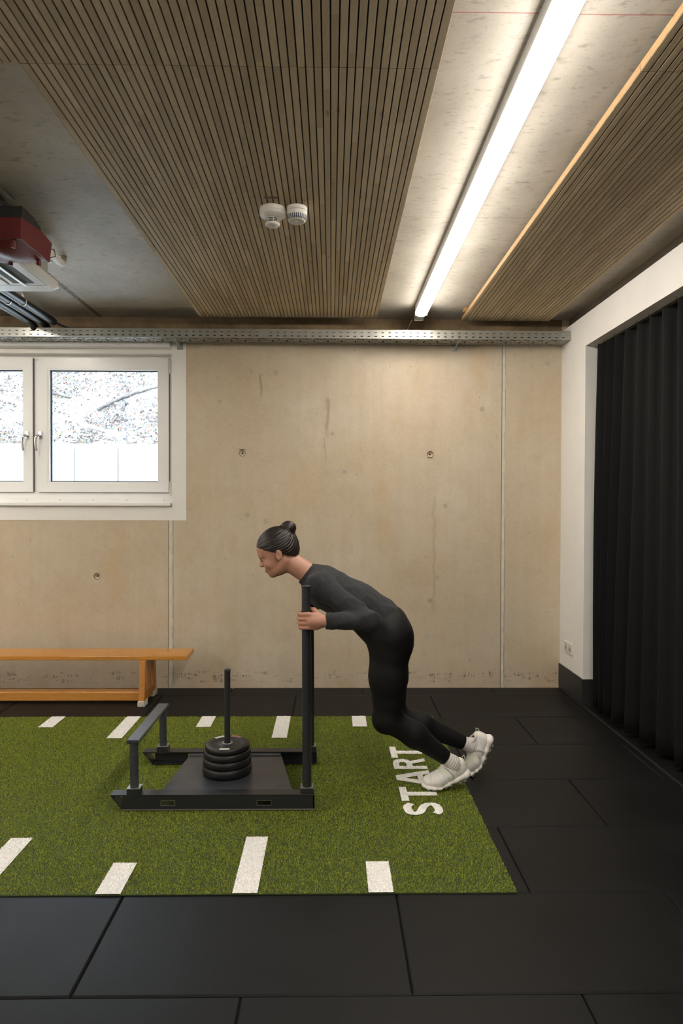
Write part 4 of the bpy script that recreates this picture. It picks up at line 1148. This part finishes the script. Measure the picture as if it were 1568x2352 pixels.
# ---------------------------------------------------------------- signed-distance modelling for the person
class SDF:
    def __init__(s, lo, hi, res):
        s.lo = np.array(lo, float); s.res = res; s.n = np.ceil((np.array(hi)-s.lo)/res).astype(int)+1
        s.F = np.full(s.n, .12, dtype=np.float32)
        s.ax = [(s.lo[i]+res*np.arange(s.n[i])).astype(np.float32) for i in range(3)]
    def _box(s, lo, hi, m):
        a = np.clip(np.floor((np.array(lo)-m-s.lo)/s.res).astype(int), 0, s.n); b = np.clip(np.ceil((np.array(hi)+m-s.lo)/s.res).astype(int)+1, 0, s.n)
        return tuple(slice(a[i], b[i]) for i in range(3))
    def _apply(s, sl, d, k, op):
        A = s.F[sl]
        if op == 'add':
            h = np.maximum(k-np.abs(A-d), 0)/k if k > 0 else 0; s.F[sl] = np.minimum(A, d)-h*h*k*.25
        else:
            d = -d; h = np.maximum(k-np.abs(A-d), 0)/k if k > 0 else 0; s.F[sl] = np.maximum(A, d)+h*h*k*.25
    def cap(s, a, b, ra, rb, k=.02, op='add', wy=1.0):
        a, b = np.array(a, float), np.array(b, float); R = max(ra, rb); yc = (a[1]+b[1])/2
        lo = np.minimum(a, b)-R; hi = np.maximum(a, b)+R; lo[1] = min(a[1], b[1])-R*wy; hi[1] = max(a[1], b[1])+R*wy
        sl = s._box(lo, hi, k+.03)
        X, Y, Z = np.meshgrid(s.ax[0][sl[0]], s.ax[1][sl[1]], s.ax[2][sl[2]], indexing='ij', sparse=True)
        Y = yc+(Y-yc)/wy; ab = b-a; ab[1] /= 1; L = ab@ab
        t_ = np.clip(((X-a[0])*ab[0]+(Y-a[1])*ab[1]+(Z-a[2])*ab[2])/max(L, 1e-9), 0, 1)
        d = np.sqrt((X-a[0]-t_*ab[0])**2+(Y-a[1]-t_*ab[1])**2+(Z-a[2]-t_*ab[2])**2)-(ra+t_*(rb-ra))
        s._apply(sl, d, k, op)
    def ell(s, c, M, r, k=.02, op='add'):
        # M rows: local axes; r radii along them
        c = np.array(c, float); r = np.array(r, float); R = r.max(); sl = s._box(c-R, c+R, k+.03); M = np.array(M, float)
        X, Y, Z = np.meshgrid(s.ax[0][sl[0]]-c[0], s.ax[1][sl[1]]-c[1], s.ax[2][sl[2]]-c[2], indexing='ij', sparse=True)
        q = [(M[i][0]*X+M[i][1]*Y+M[i][2]*Z) for i in range(3)]
        k0 = np.sqrt(sum((q[i]/r[i])**2 for i in range(3))); k1 = np.sqrt(sum((q[i]/r[i]**2)**2 for i in range(3)))
        s._apply(sl, k0*(k0-1)/np.maximum(k1, 1e-6), k, op)
    def plane(s, p, n, k=.0, box=None):
        # cut away the side the normal points to
        p = np.array(p, float); n = np.array(n, float); n /= np.linalg.norm(n)
        sl = s._box(box[0], box[1], 0) if box else (slice(None),)*3
        X, Y, Z = np.meshgrid(s.ax[0][sl[0]]-p[0], s.ax[1][sl[1]]-p[1], s.ax[2][sl[2]]-p[2], indexing='ij', sparse=True)
        d = X*n[0]+Y*n[1]+Z*n[2]; s.F[sl] = np.maximum(s.F[sl], d)
    def mesh(s):
        F = s.F; S = F < 0; n = s.n
        c = np.zeros((n[0]-1, n[1]-1, n[2]-1), np.uint8)
        for i in (0, 1):
            for j in (0, 1):
                for k in (0, 1): c += S[i:n[0]-1+i, j:n[1]-1+j, k:n[2]-1+k]
        I = np.argwhere((c > 0) & (c < 8)); idx = np.full(c.shape, -1, np.int32); idx[I[:, 0], I[:, 1], I[:, 2]] = np.arange(len(I))
        acc = np.zeros((len(I), 3)); cnt = np.zeros(len(I))
        for ax in range(3):
            o1, o2 = [q for q in range(3) if q != ax]
            for p in (0, 1):
                for q in (0, 1):
                    a = I.copy(); a[:, o1] += p; a[:, o2] += q; b = a.copy(); b[:, ax] += 1
                    fa = F[a[:, 0], a[:, 1], a[:, 2]]; fb = F[b[:, 0], b[:, 1], b[:, 2]]; m = (fa < 0) != (fb < 0)
                    t_ = np.where(m, fa/np.where(m, fa-fb, 1), 0); P = a.astype(float); P[:, ax] += t_
                    acc += P*m[:, None]; cnt += m
        V = acc/cnt[:, None]*s.res+s.lo
        quads = []
        for ax in range(3):
            o1, o2 = [(1, 2), (2, 0), (0, 1)][ax]
            sa = [slice(None)]*3; sb = [slice(None)]*3; sa[ax] = slice(0, -1); sb[ax] = slice(1, None)
            A = S[tuple(sa)]; B = S[tuple(sb)]; E = np.argwhere(A != B)
            ok = (E[:, o1] > 0) & (E[:, o2] > 0) & (E[:, o1] < n[o1]-1) & (E[:, o2] < n[o2]-1); E = E[ok]
            ins = A[E[:, 0], E[:, 1], E[:, 2]]
            def g(d1, d2):
                e = E.copy(); e[:, o1] -= d1; e[:, o2] -= d2; return idx[e[:, 0], e[:, 1], e[:, 2]]
            q = np.stack([g(1, 1), g(0, 1), g(0, 0), g(1, 0)], -1); q[~ins] = q[~ins][:, ::-1]; quads.append(q)
        Q = np.concatenate(quads); Q = Q[(Q >= 0).all(1)]
        return V, Q
def vnormals(V, Q):
    N = np.cross(V[Q[:, 2]]-V[Q[:, 0]], V[Q[:, 3]]-V[Q[:, 1]]); vn = np.zeros_like(V)
    for k in range(4): np.add.at(vn, Q[:, k], N)
    return vn/np.maximum(np.linalg.norm(vn, axis=1), 1e-12)[:, None]

# ---------------------------------------------------------------- the person
PY = 3.36
def mir(p): return (p[0], 2*PY-p[1], p[2])
hC = np.array([-.271, PY, 1.19]); hf = np.array([-.906, 0, -.42]); hu = np.array([-.42, 0, .906]); hl = np.array([0, 1., 0])
def H(p, q, l=0): return hC+hf*p+hu*q+hl*l
HM = [hf, hl, hu]
SHn, ELn, WRn = (-.045, 3.205, 1.030), (.180, 3.085, .892), (-.018, 3.062, .893)
HIPn, KNn, ANn = (.290, 3.275, .775), (.280, 3.272, .372), (.612, 3.292, .140)
HIPf, KNf, ANf = (.290, 3.445, .775), (.325, 3.450, .325), (.742, 3.480, .158)
PX = -.1150     # push pole axis
def hand(s, Yp, sg, z0, k):
    # sg = +1: pole lies on the +Y side of the palm (near hand)
    y = lambda d: Yp+sg*d
    s.ell((PX+.040, y(-.036), z0), [(1, 0, 0), (0, 1, 0), (0, 0, 1)], (.048, .015, .042), k)
    s.cap((PX+.078, y(-.034), z0), (PX+.03, y(-.037), z0+.0), .024, .026, k)
    for i, dz in enumerate((.033, .012, -.009, -.029)):
        L = (.96, 1.0, .97, .88)[i]; r = (.0098, .0100, .0095, .0085)[i]; z = z0+dz
        a = (PX+.012, y(-.040), z); b = (PX-.028*L, y(-.034), z-.002); c = (PX-.036*L, y(-.002), z-.003); d = (PX-.020, y(.026), z-.003); e = (PX-.002, y(.032), z-.002)
        s.cap((PX+.045, y(-.037), z0+dz*.8), a, r*1.05, r*1.12, .006); s.cap(a, b, r*1.1, r, .003); s.cap(b, c, r, r*.95, .003); s.cap(c, d, r*.95, r*.88, .003); s.cap(d, e, r*.88, r*.8, .003)
    s.cap((PX+.060, y(-.028), z0+.022), (PX+.036, y(.002), z0+.046), .015, .0125, .008)
    s.cap((PX+.036, y(.002), z0+.046), (PX+.014, y(.030), z0+.046), .0120, .0105, .004)
    s.cap((PX+.014, y(.030), z0+.046), (PX-.010, y(.033), z0+.040), .0105, .0090, .004)

def foot_frame(ball, ang_rear, ang_front, Y, length=.165):
    # returns function (s, n, l) -> world; s from ball: negative to the heel, positive to the toe
    def f(s_, n_, l_=0):
        a = ang_front if s_ > 0 else ang_rear
        d = np.array([-math.cos(a), 0, -math.sin(a)]); nn = np.array([-math.sin(a), 0, math.cos(a)])
        return np.array([ball[0], Y, ball[2]])+d*s_+nn*n_+np.array([0, l_, 0])
    return f

def person():
    skin = bpy.data.materials.new('skin'); skin.use_nodes = True; t = NT(skin)
    n = t.noise(t.coord(), 40, 3); t.color(t.mix(n, (.43, .205, .135), (.52, .27, .19))); t.roughness(.5); t.b.inputs['Subsurface Weight'].default_value = .12
    t.b.inputs['Subsurface Radius'].default_value = (.02, .008, .004); t.b.inputs['Subsurface Scale'].default_value = .5
    # ---- body
    s = SDF((-.44, 2.98, 0), (.88, 3.76, 1.40), .0038); k = .03
    s.cap((-.04, PY, 1.02), (.13, PY, .925), .090, .092, k, wy=1.4); s.cap((.13, PY, .925), (.26, PY, .83), .092, .10, k, wy=1.3)
    s.cap((-.05, 3.235, 1.03), (-.05, 3.485, 1.03), .055, .055, k)
    for (sh, el, wr) in ((SHn, ELn, WRn), (mir(SHn), mir(ELn), mir(WRn))):
        s.cap(sh, el, .042, .034, .02); s.cap(el, wr, .036, .026, .012)
    for (h_, kn, an) in ((HIPn, KNn, ANn), (HIPf, KNf, ANf)):
        s.cap(h_, kn, .085, .054, k); mid = tuple(np.array(kn)*.6+np.array(an)*.4); s.cap(kn, mid, .050, .048, .02); s.cap(mid, an, .048, .030, .02)
    nb, nh = np.array([-.075, PY, 1.055]), H(-.03, -.06)
    s.cap(nb, nh, .056, .050, .025, wy=1.05)
    s.ell(H(-.012, .030), HM, (.096, .075, .086), .02); s.ell(H(.026, -.030), HM, (.066, .058, .082), .025)
    s.ell(H(.030, -.070), HM, (.050, .047, .036), .02); s.cap(H(.070, -.091, -.007), H(.070, -.091, .007), .0165, .0165, .02)
    s.cap(H(-.02, -.055, -.045), H(.045, -.085, -.025), .016, .014, .02); s.cap(H(-.02, -.055, .045), H(.045, -.085, .025), .016, .014, .02)
    s.cap(H(.082, .016, -.032), H(.082, .016, .032), .011, .011, .014)
    for q in (-1, 1): s.ell(H(.100, -.005, q*.032), HM, (.016, .018, .011), .012, 'sub'); s.ell(H(.060, -.036, q*.036), HM, (.022, .02, .020), .02)
    s.ell(H(.040, .034), HM, (.054, .058, .050), .02); s.cap(H(.087, .002), H(.1035, -.027), .0065, .0090, .011); s.cap(H(.097, -.031, -.009), H(.097, -.031, .009), .0070, .0070, .007)
    s.cap(H(.088, -.058, -.018), H(.088, -.058, .018), .0070, .0070, .008); s.cap(H(.086, -.068, -.014), H(.086, -.068, .014), .0075, .0075, .008)
    s.cap(H(.104, -.0632, -.020), H(.104, -.0632, .020), .0022, .0022, .003, 'sub')
    for q in (-1, 1):
        s.ell(H(-.008, -.012, q*.076), [hf*.95+hu*.3, hl, hu*.95-hf*.3], (.017, .008, .030), .008); s.ell(H(-.002, -.010, q*.086), HM, (.009, .008, .017), .005, 'sub')
    hand(s, 3.098, 1, .892, .015); hand(s, 3.628, -1, .892, .015)
    V, Q = s.mesh()
    body = npmesh('person', V, Q, skin); tag(body, 'person in black sportswear with a dark hair bun, leaning forward to push the sled', 'person')
    # ---- eyes
    eyem = mat('eye_white', (.55, .50, .46), .25); irm = mat('iris', (.02, .012, .009), .15); brm = mat('eyebrow_hair', (.020, .013, .010), .7)
    for q in (-1, 1):
        c = H(.0725, -.005, q*.031); e = SDF(c-.02, c+.02, .0012); e.ell(c, HM, (.0115, .0115, .0105), .001); v, f = e.mesh()
        eo = npmesh('eye', v, f, eyem, body)
        c2 = H(.0805, -.006, q*.0325); e = SDF(c2-.014, c2+.014, .0008); e.ell(c2, HM, (.0042, .0062, .0062), .001); v, f = e.mesh(); npmesh('iris', v, f, irm, eo)
        b = MB(); b.tube([H(.0865, .0035, q*.022), H(.0865, .0055, q*.031), H(.079, .0035, q*.0405)], [.0014, .0020, .0012], 6); b.build('eyelashes', brm, eo)
        b = MB(); b.tube([H(.0915, .017, q*.013), H(.0900, .0215, q*.025), H(.0840, .0215, q*.036), H(.0740, .016, q*.046)], [.0020, .0026, .0024, .0010], 8); b.build('eyebrow', brm, body)
    b = MB(); b.tube([H(.0905, -.0620, -.020), H(.0965, -.0600, -.008), H(.0970, -.0605, 0), H(.0965, -.0600, .008), H(.0905, -.0620, .020)], [.0010, .0026, .0030, .0026, .0010], 8)
    b.tube([H(.0895, -.0645, -.018), H(.0945, -.0665, -.007), H(.0950, -.0670, .0), H(.0945, -.0665, .007), H(.0895, -.0645, .018)], [.0010, .0030, .0034, .0030, .0010], 8); b.build('lips', mat('lips', (.38, .15, .12), .5), body)
    # ---- hair
    g = SDF((-.46, 3.20, 1.04), (-.02, 3.52, 1.42), .0028)
    g.ell(H(-.014, .032), HM, (.106, .083, .094), .01); g.ell(H(-.060, -.005), HM, (.052, .068, .062), .02)
    nrm = hf*.60-hu*.80; g.plane(H(.004, .004), nrm)
    g.ell(H(-.098, .086), HM, (.042, .040, .038), .012); g.ell(H(-.082, .072), HM, (.030, .027, .027), .012)
    v, f = g.mesh(); vn = vnormals(v, f); R = v-H(-.09, .08)
    ang = np.arctan2(R[:, 1], R@hu); far = np.linalg.norm(R, axis=1)
    v = v+vn*(.0010*np.sin(ang*58+7*np.sin(far*18))+.0008*np.sin(ang*23+5*far*18))[:, None]*np.clip(far/.05, .3, 1)[:, None]
    hairm = mat('dark_brown_hair', (.016, .011, .009), .42, var=.4, vscale=60)
    npmesh('hair', v, f, hairm, body)
    # ---- top
    s = SDF((-.22, 2.98, .70), (.46, 3.76, 1.20), .0040); k = .035
    s.cap((-.035, PY, 1.015), (.13, PY, .925), .106, .106, k, wy=1.38); s.cap((.13, PY, .925), (.235, PY, .85), .106, .116, k, wy=1.28)
    s.cap((-.05, 3.225, 1.032), (-.05, 3.495, 1.032), .068, .068, k); s.cap((-.06, PY, 1.045), (-.118, PY, 1.078), .075, .060, .02, wy=1.05)
    s.plane((-.128, PY, 1.085), (-.80, 0, .60), box=((-.22, 3.25, 1.0), (-.06, 3.47, 1.2)))
    for (sh, el, wr) in ((SHn, ELn, WRn), (mir(SHn), mir(ELn), mir(WRn))):
        s.cap(sh, el, .058, .046, .03); s.cap(el, wr, .047, .034, .015)
        w0 = np.array(wr)+np.array([-.004, 0, 0]); s.plane(w0, (-1, 0, 0), box=(w0-np.array([.06, .05, .05]), w0+np.array([.01, .05, .05])))
    s.plane((.255, PY, .835), (.70, 0, -.72))
    v, f = s.mesh(); vn = vnormals(v, f)
    def wob(v, f, n, seed):
        g_ = np.random.default_rng(seed); o = np.zeros(len(v))
        for _ in range(n):
            k_ = g_.normal(0, 1, 3); k_ *= f*g_.uniform(.6, 1.5)/np.linalg.norm(k_); k2 = g_.normal(0, f*.4, 3); o += np.sin(v@k_+g_.uniform(0, 6)+1.3*np.sin(v@k2))
        return o/math.sqrt(n)
    rdg = 1-np.abs(wob(v, 38, 5, 3)); d = .0062*np.clip(rdg, -.6, 1)*(.5+.5*np.clip(wob(v, 12, 4, 5), -1, 1)) + .0010*wob(v, 120, 6, 8)
    npmesh('long_sleeved_top', v+vn*d[:, None], f, mat('charcoal_jersey', (.024, .026, .030), .8, spec=.3, var=.12, vscale=90, bump=.15, bscale=900, sheen=.06), body)
    # ---- leggings
    s = SDF((.02, 3.02, .08), (.76, 3.70, 1.02), .0040); k = .04
    s.cap((.175, PY, .885), (.275, PY, .805), .108, .125, k, wy=1.26)
    for (h_, kn, an, cy) in ((HIPn, KNn, ANn, 3.28), (HIPf, KNf, ANf, 3.44)):
        s.ell((.312, cy+(.0 if cy < PY else 0), .760), [(1, 0, 0), (0, 1, 0), (0, 0, 1)], (.098, .090, .110), k)
        s.cap(h_, tuple(np.array(h_)*.5+np.array(kn)*.5), .103, .090, k); s.cap(tuple(np.array(h_)*.5+np.array(kn)*.5), kn, .090, .066, k)
        kn_, an_ = np.array(kn), np.array(an); D = an_-kn_; L = np.linalg.norm(D); D /= L; nb_ = np.array([-D[2], 0, D[0]]); nb_ = -nb_ if nb_[2] < 0 else nb_
        kc = kn_+D*.16+nb_*.010; s.cap(kn_, kc, .062, .060, .03); s.cap(kc, an_, .059, .033, .03); s.ell(kn_+np.array([-.022, 0, -.012]), [(1, 0, 0), (0, 1, 0), (0, 0, 1)], (.045, .047, .055), .03)
        c_ = kn_+D*(L-.045); s.plane(c_, D, box=(c_-.085, an_+.085))
    s.plane((.165, PY, .90), (-.72, 0, .70), box=((.02, 3.0, .80), (.30, 3.7, 1.02)))
    v, f = s.mesh(); vn = vnormals(v, f); d = .0009*wob(v, 70, 6, 9)
    npmesh('leggings', v+vn*d[:, None], f, mat('black_leggings', (.0045, .0044, .0046), .65, spec=.25), body)
    # ---- socks and shoes
    upm = bpy.data.materials.new('white_shoe_mesh'); upm.use_nodes = True; t = NT(upm)
    n1 = t.noise(t.coord(), 22, 2, .5, 1.5); n2 = t.noise(t.coord(loc=(2, 3, 4)), 17, 2, .5, 1.0)
    c_ = t.mix(t.rng(n1, .52, .58, 0, .55), (.80, .77, .73), (.60, .66, .74)); c_ = t.mix(t.rng(n2, .55, .60, 0, .6), c_, (.72, .72, .58)); t.color(c_); t.roughness(.5)
    t.bump(t.noise(t.coord(), 500, 2), .3, .001)
    som = mat('white_foam_sole', (.80, .76, .73), .6, var=.05, vscale=30); sockm = mat('white_ribbed_sock', (.60, .57, .54), .85, bump=.4, bscale=400)
    lacem = mat('pale_laces', (.70, .72, .76), .7); rubm = mat('grey_outsole', (.30, .29, .29), .7)
    for side, (kn, an, ff, Y) in enumerate(((KNn, ANn, foot_frame((.548, 0, SZ+.001), .36, 0, 3.30), 3.30), (KNf, ANf, foot_frame((.795, 0, .048), 1.12, .72, 3.485), 3.485))):
        kn_, an_ = np.array(kn), np.array(an); D = an_-kn_; D /= np.linalg.norm(D)
        s = SDF(an_-.12, an_+.12, .0028); heel = ff(-.115, .055); s.cap(an_-D*.075, an_, .0345, .034, .01); s.cap(an_, heel, .034, .034, .02)
        s.plane(an_-D*.066, -D); v, f = s.mesh(); rr_ = (v-an_)@D; vn = vnormals(v, f); v = v+vn*(.0012*np.sin(rr_*520))[:, None]
        npmesh('sock', v, f, sockm, body)
        P = np.array([ff(a, b, c) for a in (-.19, .12) for b in (-.03, .14) for c in (-.07, .07)]); lo, hi = P.min(0)-.02, P.max(0)+.02
        # upper
        s = SDF(lo, hi, .0028)
        s.cap(ff(.060, .036), ff(.005, .044), .026, .036, .02, wy=1.35); s.cap(ff(-.001, .044), ff(-.07, .055), .037, .036, .02, wy=1.18); s.cap(ff(-.07, .050), ff(-.130, .052), .037, .034, .02)
        s.cap(ff(-.085, .075), ff(-.135, .082), .034, .028, .02); s.cap(ff(-.048, .080), ff(-.065, .100), .022, .018, .02)
        s.cap(ff(-.100, .135), ff(-.098, .075), .034, .030, .006, 'sub')
        nd = ff(-.05, 1)-ff(-.05, 0)
        # remove what would reach below the midsole
        v, f = s.mesh(); up_ = npmesh('shoe', v, f, upm, body); up_['label'] = 'white running shoe planted on the turf' if side == 0 else 'white running shoe of the trailing foot, heel raised'
        # midsole: flared, with lugs
        s = SDF(lo, hi, .0026)
        pts = [(.082, .018, .012, 2.2), (.060, .013, .013, 3.0), (.030, .013, .0135, 3.35), (.001, .013, .0135, 3.3), (-.001, .013, .0135, 3.3), (-.045, .016, .0155, 2.5), (-.090, .019, .0185, 2.05), (-.140, .022, .021, 1.75)]
        for i in range(len(pts)-1):
            if i == 3: continue
            a, b_ = pts[i], pts[i+1]; s.cap(ff(a[0], a[1]), ff(b_[0], b_[1]), a[2], b_[2], .010, wy=(a[3]+b_[3])/2)
        s.cap(ff(-.148, .03), ff(-.152, .022), .02, .02, .012, wy=1.6)
        v, f = s.mesh(); npmesh('sole', v, f, som, up_)
        for i, a in enumerate((.062, .040, .018, -.030, -.055, -.105, -.130)):
            for q in (-1, 1):
                b = MB()
                c0 = ff(a-.008, .0015, q*.030-.011); c1 = ff(a+.008, .0015, q*.030+.011); 
                A = [ff(a-.008, .006, q*.024-.011), ff(a+.008, .006, q*.024-.011), ff(a+.008, .006, q*.024+.011), ff(a-.008, .006, q*.024+.011), ff(a-.007, -.0005, q*.024-.010), ff(a+.007, -.0005, q*.024-.010), ff(a+.007, -.0005, q*.024+.010), ff(a-.007, -.0005, q*.024+.010)]
                b.add(A, [(0, 1, 2, 3), (7, 6, 5, 4), (0, 4, 5, 1), (1, 5, 6, 2), (2, 6, 7, 3), (3, 7, 4, 0)])
                b.build('tread_lug', rubm, up_)
        for i in range(5):
            b = MB(); a = .004-.016*i; n_ = .079+.0062*i-.0
            b.tube([ff(a-.001, n_-.008, -.024), ff(a, n_+.001, -.012), ff(a, n_+.002, 0), ff(a, n_+.001, .012), ff(a-.001, n_-.008, .024)], .0026, 6)
            b.build('lace', lacem, up_)
        ovm = mat('pearl_overlay', (.52, .55, .50), .3)
        for q in (-1, 1):     # overlay bands on the side of the upper
            for i in range(3):
                b = MB(); a = .02-.036*i; P = [ff(a+.012, .030, q*.045), ff(a+.002, .045, q*.0455), ff(a-.010, .060, q*.039), ff(a-.018, .072, q*.028)]
                b.tube(P, [.003, .0038, .0036, .0022], 8); b.build('overlay', ovm, up_)
        b = MB(); P = []
        for q in range(25):
            a = 2*PI*q/24; P.append(ff(-.100+.047*math.cos(a), .104+.010*math.cos(a)-.004*math.cos(2*a), .033*math.sin(a)))
        b.tube(P, .0042, 8, caps=False); b.build('collar', mat('grey_collar', (.50, .49, .48), .7), up_)
        b = MB()
        for q in (-1, 1): b.tube([ff(-.055, .100, q*.026), ff(-.070, .080, q*.040), ff(-.082, .055, q*.045), ff(-.085, .035, q*.045)], [.0022, .0030, .0032, .0025], 8)
        b.build('heel_stripe', mat('sage_stripe', (.34, .38, .36), .5), up_)
        b = MB(); b.tube([ff(-.158, .105), ff(-.170, .112), ff(-.172, .098), ff(-.163, .090)], .0028, 8); b.build('heel_loop', mat('heel_loop_green', (.42, .46, .38), .6), up_)
person()
